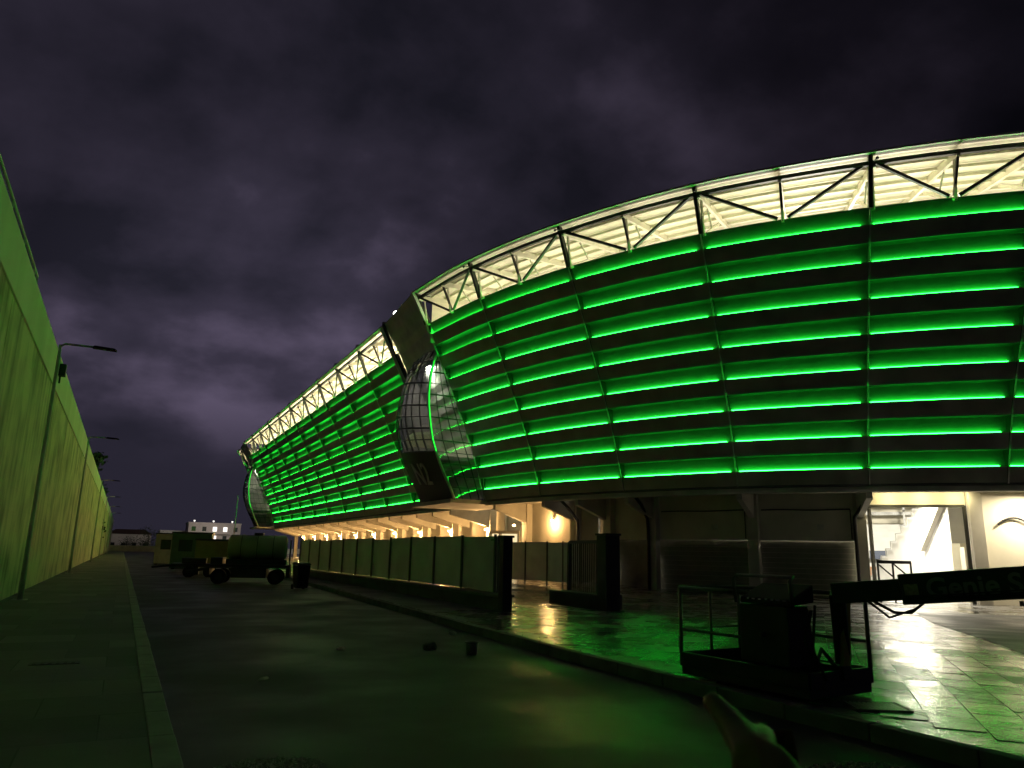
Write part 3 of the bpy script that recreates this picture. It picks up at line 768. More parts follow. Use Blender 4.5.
        panel = MB(); panel.grid([[F[i][j]+nrm*0.09 for j in range(m_+1)] for i in range(10, n+1)]); panel.build('sign_panel', m_black, t, True)
    return t
def nf1(z): p = near(0, prof(min(z, 17))+.25, z); return p
def nf2(z): p = far(FN, prof(min(z, 17))+.25, z); return p
glass_bay(50.0, 0, 0, 'leaf shaped glass bay lettered N2 between the two long stands', nf1, True)
glass_bay(142.3, 0.6, 0, 'distant leaf shaped glass bay at the far end of the straight stand', nf2)

# ---------------------------------------------------------------- stadium bowl seen through the gate
def make_opposite():
    t = thing('stadium_stand', 'opposite stand across the pitch, bright through the open gate', 'stadium stand', (118, 84, 0), rad(-53))
    # local: +y away from the gate, x along the stand
    g = MB()
    for i in range(16): g.box(-34, 34, i*0.9, 16, -.4 if i == 0 else 0.8+0.5*(i-1), 0.8+0.5*i)
    g.build('terrace', m_terrace, t)
    g = MB(); g.quad((-34, -1, 15.4), (34, -1, 15.4), (34, 18, 18), (-34, 18, 18)); g.build('roof_sheet', m_roof, t)
    g = MB()
    for x in range(-34, 34, 4):
        g.bar((x, -.8, 15.2), (x+2, -.8, 12.8), .22); g.bar((x+2, -.8, 12.8), (x+4, -.8, 15.2), .22)
    g.bar((-34, -.8, 15.2), (34, -.8, 15.2), .3); g.bar((-34, -.8, 12.8), (34, -.8, 12.8), .3); g.build('roof_truss', m_pole, t)
    g = MB()
    for x in range(-32, 34, 8): g.bar((x, 8, 3), (x, 8, 17), .35)
    g.bar((-34, 14, 10.3), (34, 14, 10.3), .6); g.build('column', m_pole, t)
    g = MB(); g.box(-34, 34, 15.8, 16.2, 8, 17.6); g.build('back_wall', m_inner, t)
    g = MB(); g.box(-6, -2.5, -.6, -.2, 1.9, 3.3); g.build('screen_board', mat('blue grey board', (.10, .12, .17), .6), t)
    return t
make_opposite()
g = MB(); g.box(-22, 22, -.12, .12, 0, 1.5); b_ = g.build('pitch_barrier', mat('orange board', (.55, .28, .14), .6)); b_.location = (70, 52, -.5); b_.rotation_euler = (0, 0, rad(-53))
tag(b_, 'orange advertising board along the pitch, seen low through the gate', 'barrier')
def floodlight(loc, target, power, label, size=5):
    t = thing('floodlight', label, 'floodlight', loc, 0, 'floodlights over the pitch')
    d = (Vector(target)-Vector(loc)).normalized(); sd = d.cross(Vector((0, 0, 1))).normalized(); up = sd.cross(d)
    g = MB(); g.obox(-sd*size/2-up*.6-d*.5, sd*size, up*1.2, d*.3); g.build('housing', m_black, t)
    g = MB(); g.quad(-sd*size*.48-up*.5-d*.18, sd*size*.48-up*.5-d*.18, sd*size*.48+up*.5-d*.18, -sd*size*.48+up*.5-d*.18); g.build('lamp_face', m_cool, t)
    g = MB(); g.bar(-d*.5, Vector((0, 0, -loc[2])), .5); g.build('mast', m_pole, t)
    l = area('floodlight_beam', (0, 0, 0), d, size, power, (1, .94, .80), t, 1.0)
    return t
gc = near(4.5, 10, 2)
floodlight((68, 62, 30), gc, FLOOD_POWER, 'floodlight bank on a mast inside the bowl, aimed at the gate')
floodlight((70, 40, 30), (112, 82, 6), FLOOD_POWER*2.2, 'floodlight bank on a mast inside the bowl, aimed at the opposite stand')
area('gate_floodlight', near(4.5, 24, 13), near(4.5, 9, 0), 3.0, 9500, (1, .94, .84), ns, 1.5)
for q_ in (4.25, 4.55, 4.85):  # unseen washers added to brighten the gate lintel
    area('soffit_light', near(q_, 9.3, 5.0), near(q_, 10.3, 4.5), .4, 22, (1, .85, .45), ns, .2)
for q_, s_, w_ in ((5.3, 8.9, 280), (5.55, 9.2, 200)):
    area('soffit_light', near(q_, s_, 4.9), near(q_, s_+.5, 0), .5, w_, (1, .86, .62), ns, .5)
area('passage_fill', near(4.55, 14, 4.9), near(4.6, 13.5, 0), 3.0, 1500, (1, .92, .74), ns, 1.0)  # unseen ceiling lamp added to brighten the gate passage
# guard rail just inside the gate
g = MB(); a, b = near(4.07, 8.6, 0), near(4.36, 9.2, 0)
for q in (0, .45, 1): p = a.lerp(b, q); g.bar((p.x, p.y, -.55), (p.x, p.y, 1.55), .07)
g.bar((a.x, a.y, 1.55), (b.x, b.y, 1.55), .16); g.bar((a.x, a.y, 1.45), (a.lerp(b, .45).x, a.lerp(b, .45).y, .8), .06); g.bar((b.x, b.y, .7), (a.lerp(b, .45).x, a.lerp(b, .45).y, 1.5), .06)
tag(g.build('work_trestle', m_black), 'thin black trestle standing at the left side of the lit gate', 'trestle')
g = MB(); p = near(4.12, 12.2, 0); g.bar((p.x, p.y, -.6), (p.x, p.y, 4.4), .08); g.bar((p.x, p.y, 3.7), near(4.02, 12.2, 3.6), .10)
tag(g.build('post', m_black), 'thin dark post just inside the gate opening', 'post')

# ---------------------------------------------------------------- hoardings and gate on the plaza
hw = thing('low_wall', 'low dark planter wall under the first run of hoarding', 'wall', (8.9, 31, 0.1))
g = MB(); g.hexa([(-.15, -13.2, 0), (.25, -13.2, 0), (.25, 13, 0), (-.15, 13, 0), (-.15, -13.2, .38), (.25, -13.2, .38), (.25, 13, .38), (-.15, 13, .38)]); g.build('wall_body', m_lowwall, hw, bevel=.02)
g = MB(); g.box(-.19, .29, -13.24, 13.04, .382, .45); g.build('coping', mat('wall cap', (.15, .15, .13), .8), hw, bevel=.015)
def hoarding(name, label, pts, z0, z1, gap=0.0, lean=0.0, pw=2.2, mtl=m_sheet, gz=None):
    t = thing(name, label, 'hoarding', (pts[0][0], pts[0][1], 0)); O = Vector((pts[0][0], pts[0][1], 0))
    for (a, b) in zip(pts, pts[1:]):
        a, b = Vector((*a, 0)), Vector((*b, 0)); L_ = (b-a).length; n = max(1, round(L_/pw)); d = (b-a)/n; nn = Vector((-d.y, d.x, 0)).normalized()
        for i in range(n):
            p = a+d*i-O; w = random.uniform(-.03, .03)
            g = MB(); m_ = 5
            zt = z1+random.uniform(-.04, .04)
            rows = [[p+d*(-0.03+1.06*q/m_)+nn*(w*.2+.06*math.sin(q*2.1+i)*math.sin(math.pi*q/m_)*math.sin(math.pi*h/4))+Vector((0, 0, z0+gap+(zt-z0-gap)*h/4)) for h in range(5)] for q in range(m_+1)]
            g.grid(rows); g.build('panel', mtl, t, True)
        g = MB()
        for i in range(n+1):
            p = a+d*i-O-nn*.05; g.bar(p+Vector((0, 0, z0-.4 if z0 < .3 else z0-.08)), p+Vector((0, 0, z1+.05)), .06)
        g.bar(a-O+nn*.06+Vector((0, 0, z1-.05)), b-O+nn*.06+Vector((0, 0, z1-.05)), .04)
        g.bar(a-O+nn*.06+Vector((0, 0, z0+.1+gap)), b-O+nn*.06+Vector((0, 0, z0+.1+gap)), .04)
        g.build('frame', m_door, t)
    return t
hoarding('hoarding_fence', 'long run of pale hoarding panels above the low wall', [(9.0, 43.6), (9.2, 18.9)], 0.55, 2.05, 0.035)
hoarding('hoarding_fence', 'second run of pale hoarding set back near the stand, right of the black post', [(21.6, 43.2), (23.0, 40.2), (22.6, 35.8)], -0.1, 2.3, 0.12)
hoarding('hoarding_fence', 'short pale hoarding return beside the black gate post', [(9.2, 18.9), (9.9, 22.5), (13.5, 31)], 0.3, 2.0, 0.1)
def post(x, y, w, h, name, label):
    t = thing(name, label, 'gate post', (x, y, plaza_z(x, y)-.02))
    g = MB(); g.box(-w/2, w/2, -w/2, w/2, 0, h); g.build('shaft', m_black, t, bevel=.01)
    g = MB(); g.box(-w/2-.03, w/2+.03, -w/2-.03, w/2+.03, h+.002, h+.06); g.build('cap', m_black, t)
    g = MB(); g.box(-w/2-.08, w/2+.08, -w/2-.08, w/2+.08, 0, .05); g.build('base_plate', m_dark_steel, t)
post(8.78, 17.5, 0.26, 1.85, 'gate_post', 'black gate post at the near end of the low wall')
post(12.95, 19.0, 0.5, 2.2, 'gate_post', 'wide black gate post holding the leaning barred gate')
t = thing('barred_gate', 'black gate with thin vertical bars leaning beside its wide post', 'gate', (13.3, 21.8, 0))
d = Vector((13.05, 19.4, 0))-Vector((13.4, 21.9, 0)); ln = Vector((.12, .15, 0))
g = MB()
za, zb = .15, 2.0
g.bar((0, 0, za), ln+Vector((0, 0, zb)), .12); g.bar(d+Vector((0, 0, za)), d+ln+Vector((0, 0, zb)), .10)
g.bar((0, 0, za+.05), d+Vector((0, 0, za+.05)), .1); g.bar(ln+Vector((0, 0, zb)), d+ln+Vector((0, 0, zb)), .10); g.build('frame', m_black, t)
g = MB()
for i in range(1, 16): g.bar(d*(i/16)+Vector((0, 0, za)), d*(i/16)+ln+Vector((0, 0, zb)), .035)
g.build('bars', m_rail, t)
g = MB(); g.box(-.6, .3, -2.6, .3, 0.0, .45); g.build('ballast', m_black, t, bevel=.03)

# blue lit screens in the undercroft of the straight stand
for i, (y_, lab) in enumerate(((66.5, 'violet blue lit kiosk screen above the hoarding, right of the pair'), (74.0, 'violet blue lit kiosk screen above the hoarding, left of the pair'))):
    t = thing('kiosk_screen', lab, 'screen', (26.2, y_, 0), 0, 'blue screens under the stand')
    g = MB(); g.box(0, .12, -1.1, 1.1, 1.9, 2.9); g.build('casing', m_black, t)
    g = MB(); g.box(-.03, -.002, -1.0, -.1, 2.35, 2.75); g.box(-.03, -.002, .1, 1.0, 2.0, 2.5); g.build('display', m_blue, t)
    g = MB(); g.bar((.06, 0, 0), (.06, 0, 1.9), .12); g.build('stand', m_black, t)

# ---------------------------------------------------------------- boom lift on the plaza
bl = thing('boom_lift', 'black boom lift basket with control box, its lettered arm reaching to the right edge', 'boom lift', (6.47, 5.86, 0.17))
ls, ll = Vector((.995, .10, 0)), Vector((-.06, .998, 0)); BWd, BLn = 1.08, 1.88
def q(a, b, z): return ls*a+ll*b+Vector((0, 0, z))
g = MB(); g.hexa([q(0, 0, .02), q(BWd, 0, .02), q(BWd, BLn, .02), q(0, BLn, .02), q(0, 0, .12), q(BWd, 0, .12), q(BWd, BLn, .12), q(0, BLn, .12)]); g.build('floor', m_black, bl, bevel=.01)
g = MB()
for a, b, c, d_ in ((0, 0, BWd, 0), (BWd, 0, BWd, BLn), (BWd, BLn, 0, BLn), (0, BLn, 0, 0)):
    v0, v1 = q(a, b, .12), q(c, d_, .12); nn = Vector((v1-v0)).normalized().cross(Vector((0, 0, 1)))*.02
    g.hexa([v0-nn, v1-nn, v1+nn, v0+nn]+[p+Vector((0, 0, .16)) for p in (v0-nn, v1-nn, v1+nn, v0+nn)])
g.build('toe_board', m_black, bl)
g = MB(); hh = 1.05
for a, b in ((0, BLn), (BWd, BLn), (BWd, 0), (BWd, BLn/2)):
    g.tube([q(a, b, .12), q(a, b, hh)], .024, 8)
g.tube([q(0, BLn, hh), q(BWd, BLn, hh), q(BWd, 0, hh)], .024, 8)
g.tube([q(0, BLn*.42, hh), q(0, BLn, hh)], .024, 8)
g.tube([q(0, BLn*.42, .55), q(0, BLn, .55), q(BWd, BLn, .55), q(BWd, 0, .55)], .018, 8)
g.tube([q(BWd*.5, BLn, .12), q(BWd*.5, BLn, hh)], .02, 8)
g.build('guard_rail', m_rail, bl, True)
cb = MB()
cb.hexa([q(-.06, .18, .30), q(.42, .18, .30), q(.42, .86, .30), q(-.06, .86, .30), q(-.06, .18, .93), q(.30, .18, .93), q(.30, .86, .93), q(-.06, .86, .93)])
cbo = cb.build('control_cabinet', m_black, bl, bevel=.02)
g = MB(); g.hexa([q(-.10, .10, .94), q(.30, .10, .97), q(.30, .80, .97), q(-.10, .80, .94), q(-.10, .10, 1.00), q(.30, .10, 1.16), q(.30, .80, 1.16), q(-.10, .80, 1.00)]); g.build('control_panel', m_rubber, bl, bevel=.015)
g = MB(); g.tube([q(-.12, .06, .94), q(-.15, .06, 1.20), q(-.08, .06, 1.24), q(-.08, .84, 1.24), q(-.15, .84, 1.20), q(-.12, .84, .94)], .02, 8); g.build('control_guard', m_rail, bl, True)
for i in range(7):
    yy = .16+.085*i; p_ = q(-.10, yy, .985)
    g = MB(); g.obox(p_, ll*random.uniform(.02, .05), Vector((0, 0, random.uniform(.008, .02))), ls*.03); g.build('switch', mat('pale switch', (.85, .88, .88), .25), bl)
g = MB(); g.tube([q(.1, .0, .9), q(-.05, -.02, .6), q(.1, -.02, .35), q(.3, .05, .5), q(.5, .02, .3)], .022, 6); g.tube([q(.2, .02, .95), q(.05, -.03, .5), q(.25, -.03, .2)], .016, 6); g.build('hose', m_rubber, bl, True)
g = MB(); g.hexa([q(.55, -.02, .2), q(.68, -.02, .2), q(.68, .02, .2), q(.55, .02, .2), q(.66, -.02, 1.0), q(.78, -.02, 1.0), q(.78, .02, 1.0), q(.66, .02, 1.0)]); g.build('warning_stripe', mat('yellow plate', (.30, .20, .02), .5), bl)
# arm: jib head behind the basket, then the lettered boom
base = Vector((6.47, 5.86, .17))
b0, b1 = Vector((7.22, 5.74, 1.27))-base, Vector((8.05, 4.49, 1.425))-base
dirb = (b1-b0).normalized(); b2 = b0+dirb*7.2
g = MB(); g.bar(b0+dirb*.38, b2, .30, .31, 0); g.build('boom', m_blue_steel, bl, bevel=.012)
g = MB(); g.bar(b0-dirb*.30, b0+dirb*.40, .20, .22); g.bar(b0-dirb*.25, q(.75, .1, .35), .16, .2); g.bar(q(.6, -.05, .25), q(.6, .95, .25), .14); g.build('jib_head', m_black, bl, bevel=.01)
g = MB(); g.tube([b0+dirb*.1-Vector((0, 0, .1)), b0+dirb*.25-Vector((.05, .1, .22)), b0+dirb*.45-Vector((0.05, .05, .24)), b0+dirb*.6-Vector((0, 0, .14))], .016, 6)
g.tube([b0+dirb*.05-Vector((0, 0, .1)), b0+dirb*.2-Vector((.05, .1, .27)), b0+dirb*.5-Vector((0.05, .05, .20))], .014, 6); g.build('hose', m_rubber, bl, True)
g = MB(); p = b0+dirb*1.45-Vector((0, 0, .18)); g.tube([p, p-Vector((0, 0, .05))], .02, 8); g.build('grease_fitting', m_black, bl)
def text_obj(body, size, mtl, parent, origin, rt, up, name='lettering'):
    cu = bpy.data.curves.new('txt', 'FONT'); cu.body = body; cu.size = size; cu.extrude = 0.003; cu.offset = 0.006
    tmp = bpy.data.objects.new('tmp', cu); COL.objects.link(tmp)
    dg = bpy.context.evaluated_depsgraph_get(); me = bpy.data.meshes.new_from_object(tmp.evaluated_get(dg)); bpy.data.objects.remove(tmp)
    me.materials.clear(); me.materials.append(mtl)
    o = bpy.data.objects.new(name, me); COL.objects.link(o); o.parent = parent
    n = rt.cross(up).normalized(); up = n.cross(rt).normalized()
    o.matrix_local = Matrix(((rt.x, up.x, n.x, origin.x), (rt.y, up.y, n.y, origin.y), (rt.z, up.z, n.z, origin.z), (0, 0, 0, 1)))
    return o
sid = Vector((-dirb.y, dirb.x, 0)).normalized()
if sid.dot(-(base+b0)) < 0: sid = -sid
upb = (sid.cross(dirb)).normalized(); upb = upb if upb.z > 0 else -upb
text_obj('Genie S', 0.27, m_grey_letter, bl, b0+dirb*.62+sid*.156-upb*.09, dirb, upb)
g = MB()
for k_ in range(3):
    g.tube([b0+dirb*(.4+.4*i)+sid*.17+upb*(-.115+.022*k_)+Vector((0, 0, .006*math.sin(i*2.1+k_))) for i in range(17)], .008, 6)
g.build('cable', m_rubber, bl, True)
for k_ in (2.3, 3.6, .42):
    g = MB(); g.obox(b0+dirb*k_+sid*.153-upb*.07, dirb*.13, upb*.12, sid*.004); g.build('sticker', mat('worn sticker', (.25, .23, .16), .6, 0, .4, 30), bl)
g = MB(); g.tube([q(-.07, .52, .62), q(-.10, .52, .62)], .03, 10); g.build('cabinet_latch', m_rail, bl)
# machine that carries the boom, out to the right
tb = b2
g = MB(); c_ = Vector((tb.x, tb.y, 0)); cd_ = Vector((dirb.x, dirb.y, 0)).normalized(); cs = Vector((-cd_.y, cd_.x, 0))
g.obox(c_-cd_*.6-cs*.9+Vector((0, 0, .9)), cd_*2.6, cs*1.8, (0, 0, 1.3)); g.build('turntable', m_blue_steel, bl, bevel=.08)
g = MB(); g.obox(c_-cd_*1.2-cs*.8+Vector((0, 0, .45)), cd_*3.2, cs*1.6, (0, 0, .4)); g.build('chassis', m_black, bl, bevel=.05)
for a in (-.9, 1.7):
    for s_ in (-1, 1):
        p = c_+cd_*a+cs*s_*.95+Vector((0, 0, .42)); g = MB(); g.tube([p-cs*.17, p+cs*.17], .45, 20); g.build('wheel', m_rubber, bl)

# drain grate in the slabs
t = thing('drain_grate', 'slotted metal drain grate in the wet slabs beside the basket', 'drain grate', (6.98, 5.50, 0.158), rad(-32))
g = MB()
for i in range(11): g.box(-.24+.046*i, -.24+.046*i+.022, -.20, .20, 0.0, .012)
g.build('grille', mat('grate iron', (.50, .50, .48), .3, .3, .2, 8), t)
g = MB(); g.box(-.28, .28, -.225, -.20, -.01, .013); g.box(-.28, .28, .20, .225, -.01, .013); g.box(-.28, -.245, -.20, .20, -.01, .013); g.box(.255, .28, -.20, .20, -.01, .013); g.build('frame', m_dark_steel, t)

# ---------------------------------------------------------------- vehicles and plant along the kerb, far down the road
t = thing('tank_trailer', 'dull green tank trailer on a black chassis parked by the kerb', 'tank trailer', (5.6, 36.6, 0), rad(-14))
g = MB(); prof_ = [(-1.3, .0), (-1.28, .42), (-1.2, .55), (1.2, .55), (1.28, .42), (1.3, .0)]
rows = []
for x, r_ in prof_: rows.append([(x, r_*math.cos(2*math.pi*i/24), 1.62+r_*math.sin(2*math.pi*i/24)) for i in range(25)])
g.grid(rows); tk = g.build('tank', m_tank, t, True)
g = MB()
for x in (-.7, .0, .7): g.tube([(x, .556*math.cos(2*math.pi*i/24), 1.62+.556*math.sin(2*math.pi*i/24)) for i in range(25)], .022, 6, cap=False)
g.build('band', mat('tank band', (.09, .12, .07), .5), tk)
g = MB(); g.tube([(0, 0, 2.15), (0, 0, 2.27)], .22, 14); g.build('hatch', m_black, tk)
g = MB(); g.box(-2.0, 1.5, -.75, .75, .74, .86); g.box(-1.0, .5, -.8, .8, .28, .74); g.box(-2.0, -1.9, -.8, .8, .4, .74); g.box(1.35, 1.5, -.8, .8, .3, .74); g.box(-1.9, -1.4, -.7, .7, .862, 1.15); g.box(-1.3, 1.3, -.35, .35, .862, 1.08); g.bar((-2, 0, .66), (-3.0, 0, .5), .12); g.build('chassis', m_black, t, bevel=.02)
for x in (-1.5, .9):
    for s_ in (-1, 1):
        w_ = MB(); w_.tube([(x, s_*.62, .33), (x, s_*.84, .33)], .33, 20); o = w_.build('wheel', m_rubber, t)
        w_ = MB(); w_.tube([(x, s_*.842, .33), (x, s_*.862, .33)], .16, 14); w_.build('rim', m_dark_steel, o)
for x in (-1.5, .9):
    w_ = MB(); w_.box(x-.45, x+.45, -.9, .9, .70, .74); w_.build('mudguard', m_black, t)
g = MB(); g.bar((1.45, -.4, .8), (1.45, -.4, 2.0), .04); g.bar((1.45, .0, .8), (1.45, .0, 2.0), .04)
for z in (1.0, 1.25, 1.5, 1.75): g.bar((1.45, -.4, z), (1.45, 0, z), .03)
g.build('ladder', m_rail, t)

t = thing('rubbish_bin', 'black upright wheeled bin at the kerb right of the tank trailer', 'bin', (6.6, 31.6, 0), rad(10))
g = MB(); g.hexa([(-.22, -.24, .06), (.22, -.24, .06), (.22, .24, .06), (-.22, .24, .06), (-.27, -.3, .95), (.27, -.3, .95), (.27, .3, .95), (-.27, .3, .95)]); g.build('body', m_black, t, bevel=.03)
g = MB(); g.hexa([(-.29, -.33, .955), (.29, -.33, .955), (.29, .33, .955), (-.29, .33, .955), (-.24, -.28, 1.04), (.24, -.28, 1.04), (.24, .28, 1.06), (-.24, .28, 1.06)]); g.build('lid', m_black, t, bevel=.015)
for s_ in (-1, 1):
    g = MB(); g.tube([(s_*.2, .25, .1), (s_*.26, .25, .1)], .1, 14); g.build('wheel', m_rubber, t)

def cabin(name, label, cat, x, y, rz, w, d, h, mtl, z0=.1, win=True):
    t = thing(name, label, cat, (x, y, 0), rz)
    g = MB(); g.box(-w/2, w/2, -d/2, d/2, z0, h); g.build('body', mtl, t, bevel=.03)
    g = MB(); g.box(-w/2-.06, w/2+.06, -d/2-.06, d/2+.06, h+.002, h+.10); g.build('roof', m_dark_steel, t)
    if win:
        g = MB(); g.box(-w*.32, w*.02, -d/2-.03, -d/2-.003, h*.5, h*.82); g.build('window', mat('dark glass', (.02, .025, .03), .1), t)
        g = MB(); g.box(w*.15, w*.36, -d/2-.03, -d/2-.003, z0+.05, h*.85); g.build('door', m_door, t)
    g = MB()
    for a in (-w*.42, w*.42): g.box(a-.1, a+.1, -d*.4, d*.4, 0, z0-.002)
    g.build('skid', m_black, t)
    return t
cabin('site_cabin', 'dark green site cabin beyond the tank trailer', 'site cabin', 4.6, 60, rad(-8), 2.6, 3, 2.5, mat('green paint', (.06, .14, .07), .5))
cabin('generator_box', 'yellowish generator box just left of the green tank', 'generator', 5.0, 48.5, rad(-6), 2.2, 2.0, 1.95, mat('ochre paint', (.28, .24, .07), .5), .5, False)
cabin('site_cabin', 'pale grey site cabin, farthest along the kerb', 'site cabin', 3.9, 74, rad(-6), 2.4, 3, 2.6, mat('grey paint', (.32, .33, .28), .6))
t = thing('flat_trailer', 'low black flat trailer in front of the generator box', 'trailer', (3.9, 44.5, 0), rad(-8))
g = MB(); g.box(-1.4, 1.4, -.9, .9, .55, .72); g.box(-.9, .3, -.6, .6, .722, 1.0); g.bar((-1.4, 0, .6), (-2.4, 0, .5), .1); g.build('deck', m_black, t, bevel=.02)
for x in (-.5, .5):
    for s_ in (-1, 1): g = MB(); g.tube([(x, s_*.72, .3), (x, s_*.92, .3)], .3, 16); g.build('wheel', m_rubber, t)

# ---------------------------------------------------------------- far end of the road
end = MB(); end.box(-12, 60, 214.7, 215, -.1, 1.5); tag(end.build('end_wall', m_conc), 'low grey wall closing the far end of the road', 'wall')
def building(name, label, x, y, w, d, h, floors, cols, lit, mtl=m_plaster, roofm=None, rz=0, hips=False):
    t = thing(name, label, 'building', (x, y, -.06), rz)
    g = MB(); g.box(-w/2, w/2, 0, d, 0, h); g.build('wall', mtl, t)
    g = MB()
    if hips: g.hexa([(-w/2-.4, -.4, h+.003), (w/2+.4, -.4, h+.003), (w/2+.4, d+.4, h+.003), (-w/2-.4, d+.4, h+.003), (-w/2+2, d*.4, h+1.5), (w/2-2, d*.4, h+1.5), (w/2-2, d*.6, h+1.5), (-w/2+2, d*.6, h+1.5)])
    else: g.box(-w/2-.15, w/2+.15, -.15, d+.15, h+.003, h+.4)
    g.build('roof', roofm or mtl, t)
    m_pane = mat('dark glass', (.02, .025, .03), .1)
    for f in range(floors):
        for c in range(cols):
            xx = -w/2+w*(c+.5)/cols; zz = 1.0+(h-.6)/floors*f
            g = MB(); g.box(xx-.6, xx+.6, -.05, -.004, zz, zz+1.4); wo = g.build('window', m_farlamp if (f, c) in lit else m_pane, t)
    return t
bd = building('apartment_building', 'white apartment block with lit windows and roof lamps in the far distance', 25.5, 256, 15.5, 12, 8.7, 3, 5, {(2, 2), (1, 2), (2, 3)}, mat('pale plaster', (.60, .55, .52), .8))
for x_, lx in ((-6.2, 0), (-.6, 0), (5.0, 0)):
    g = MB(); g.bar((x_, .4, 9.1), (x_, .4, 9.7), .1); g.box(x_-.25, x_+.25, -.1, .2, 9.4, 9.75); g.build('roof_lamp', m_farlamp, bd)
g = MB(); g.box(-1.0, 4.5, -1.2, -.06, 5.6, 5.75); g.box(-1.0, 4.5, -1.2, -.06, 3.0, 3.15); g.build('balcony', mat('pale plaster', (.6, .55, .52)), bd)
point('yard_light', (24, 246, 9), 900, (1, .85, .75), .3, None)
building('long_shed', 'long low white shed left of the apartment block', 14.4, 262, 8.5, 10, 6.1, 1, 2, set(), mat('white sheet', (.7, .68, .66), .6))
building('long_house', 'low tiled roof house at the end of the road beside the wall', 1.8, 262, 12, 9, 5.0, 1, 4, set(), m_plaster, m_roofdark, 0, True)
def tree(x, y, h, cr_w, label, z0=0.4, seed=1, name='tree', nl=1500):
    rnd = random.Random(seed)
    t = thing(name, label, 'tree', (x, y, -.1), 0, 'dark trees beyond the road')
    g = MB(); g.tube([(0, 0, 0), (.1, .05, h*.4), (-.05, .1, h*.75)], [.22+.012*h, .16, .06], 8)
    for i in range(6):
        a = rnd.uniform(0, 6.3); z = h*rnd.uniform(.3, .6); g.tube([(0, 0, z), (cr_w*.3*math.cos(a), cr_w*.3*math.sin(a), z+h*.15)], [.08, .03], 6)
    g.build('trunk', m_bark, t, True)
    g = MB(); cl = [(rnd.gauss(0, .26)*cr_w, rnd.gauss(0, .26)*cr_w, h*(z0+(.96-z0)*rnd.random())) for _ in range(26)]
    for i in range(nl):
        c = rnd.choice(cl); tz = (c[2]/h-z0)/(1-z0); k = .16*cr_w*(1.15-.5*tz)
        p = Vector((c[0]*(1.1-.5*tz)+rnd.gauss(0, k), c[1]*(1.1-.5*tz)+rnd.gauss(0, k), c[2]+rnd.gauss(0, k*.8)))
        n = Vector((rnd.gauss(0, 1), rnd.gauss(0, 1), rnd.gauss(0, 1))).normalized(); a = n.orthogonal().normalized(); b = n.cross(a); s_ = rnd.uniform(.10, .24)*(h/14+.4)
        g.quad(p-a*s_, p-b*s_*.6, p+a*s_, p+b*s_*.6)
    g.build('crown', m_leaf, t)
    return t
tree(-5.4, 118, 14.0, 3.4, 'tall dark tree rising behind the far part of the green wall', .22, 3, nl=6000)
tree(-6.2, 128, 11.0, 3.4, 'shorter dark tree just behind the tall one past the green wall', .22, 13, nl=5000)
tree(6.2, 232, 6.2, 6.5, 'round dark tree in the middle of the road end', .15, 4)
tree(1.0, 228, 3.6, 6.0, 'low dark bushy tree left of the round one at the road end', .1, 5)
tree(11.0, 236, 4.4, 7.0, 'low wide dark tree right of the round one below the shed', .1, 6)
t = thing('flagpole', 'thin pale pole standing beside the far glass bay', 'pole', (20.6, 168, 0))
g = MB(); g.tube([(0, 0, 0), (0, 0, 12.5)], [.12, .07], 8); g.build('pole', m_white_steel, t, True)
g = MB(); g.tube([(0, 0, 0), (0, 0, .15)], .3, 10); g.build('footing', m_conc, t)

# ---------------------------------------------------------------- litter and rubble on the road
def rubble(name, x, y, z, s, label, cat, mtl, seed):
    rnd = random.Random(seed); bm = bmesh.new(); bmesh.ops.create_icosphere(bm, subdivisions=2, radius=1)
    for v in bm.verts:
        c = v.co; f = 1+.22*math.sin(c.x*3.1+seed)+.18*math.sin(c.y*4.3+seed*2)+rnd.uniform(-.08, .08)
        v.co = Vector((c.x*s[0]*f, c.y*s[1]*f, max(c.z, -.7)*s[2]*f))
    me = bpy.data.meshes.new(name); bm.to_mesh(me); bm.free(); me.materials.append(mtl)
    o = bpy.data.objects.new(name, me); COL.objects.link(o); o.location = (x, y, z); o.rotation_euler = (0, 0, seed); return tag(o, label, cat)
m_stone = mat('broken concrete', (.46, .45, .41), .9, 0, .3, 20, bump=.4)
t = thing('paint_bucket', 'small dented dark bucket standing on the wet road near the plaza kerb', 'bucket', (5.15, 11.4, .01), .4)
g = MB(); rows = []
for z, r_ in ((0, .0), (0, .085), (.08, .095), (.2, .105), (.2, .095), (.03, .08), (.03, 0)): rows.append([(r_*math.cos(2*math.pi*i/16), r_*math.sin(2*math.pi*i/16), z) for i in range(17)])
g.grid(rows); g.build('body', mat('bucket plastic', (.10, .10, .10), .35), t, True)
g = MB(); g.tube([(.108*math.cos(a), .108*math.sin(a), .195) for a in [2*math.pi*i/16 for i in range(17)]], .008, 6, cap=False); g.build('rim', m_trim, t, True)
rubble('broken_block', 4.74, 12.2, .05, (.13, .1, .08), 'dark broken block on the road left of the bucket', 'rubble', m_lowwall, 2)
rubble('stone', 3.34, 12.57, .03, (.07, .06, .04), 'small stone alone in the middle of the wet road', 'stone', m_stone, 3)
rubble('stone', 6.0, 14.2, .04, (.08, .06, .05), 'pale stone lying against the plaza kerb', 'stone', m_stone, 5)
rubble('stone', 1.75, 10.1, .02, (.10, .04, .02), 'flat pale stone near the left kerb', 'stone', m_stone, 7)
t = thing('drain_cover', 'dark slot drain cover set in the left sidewalk', 'drain cover', (-.58, 11.5, .1215))
g = MB(); g.box(-.28, .28, -.11, .11, 0, .008); g.build('plate', m_black, t)
g = MB()
for i in range(6): g.box(-.24+.085*i, -.24+.085*i+.04, -.08, .08, .0085, .014)
g.build('bar', m_dark_steel, t)
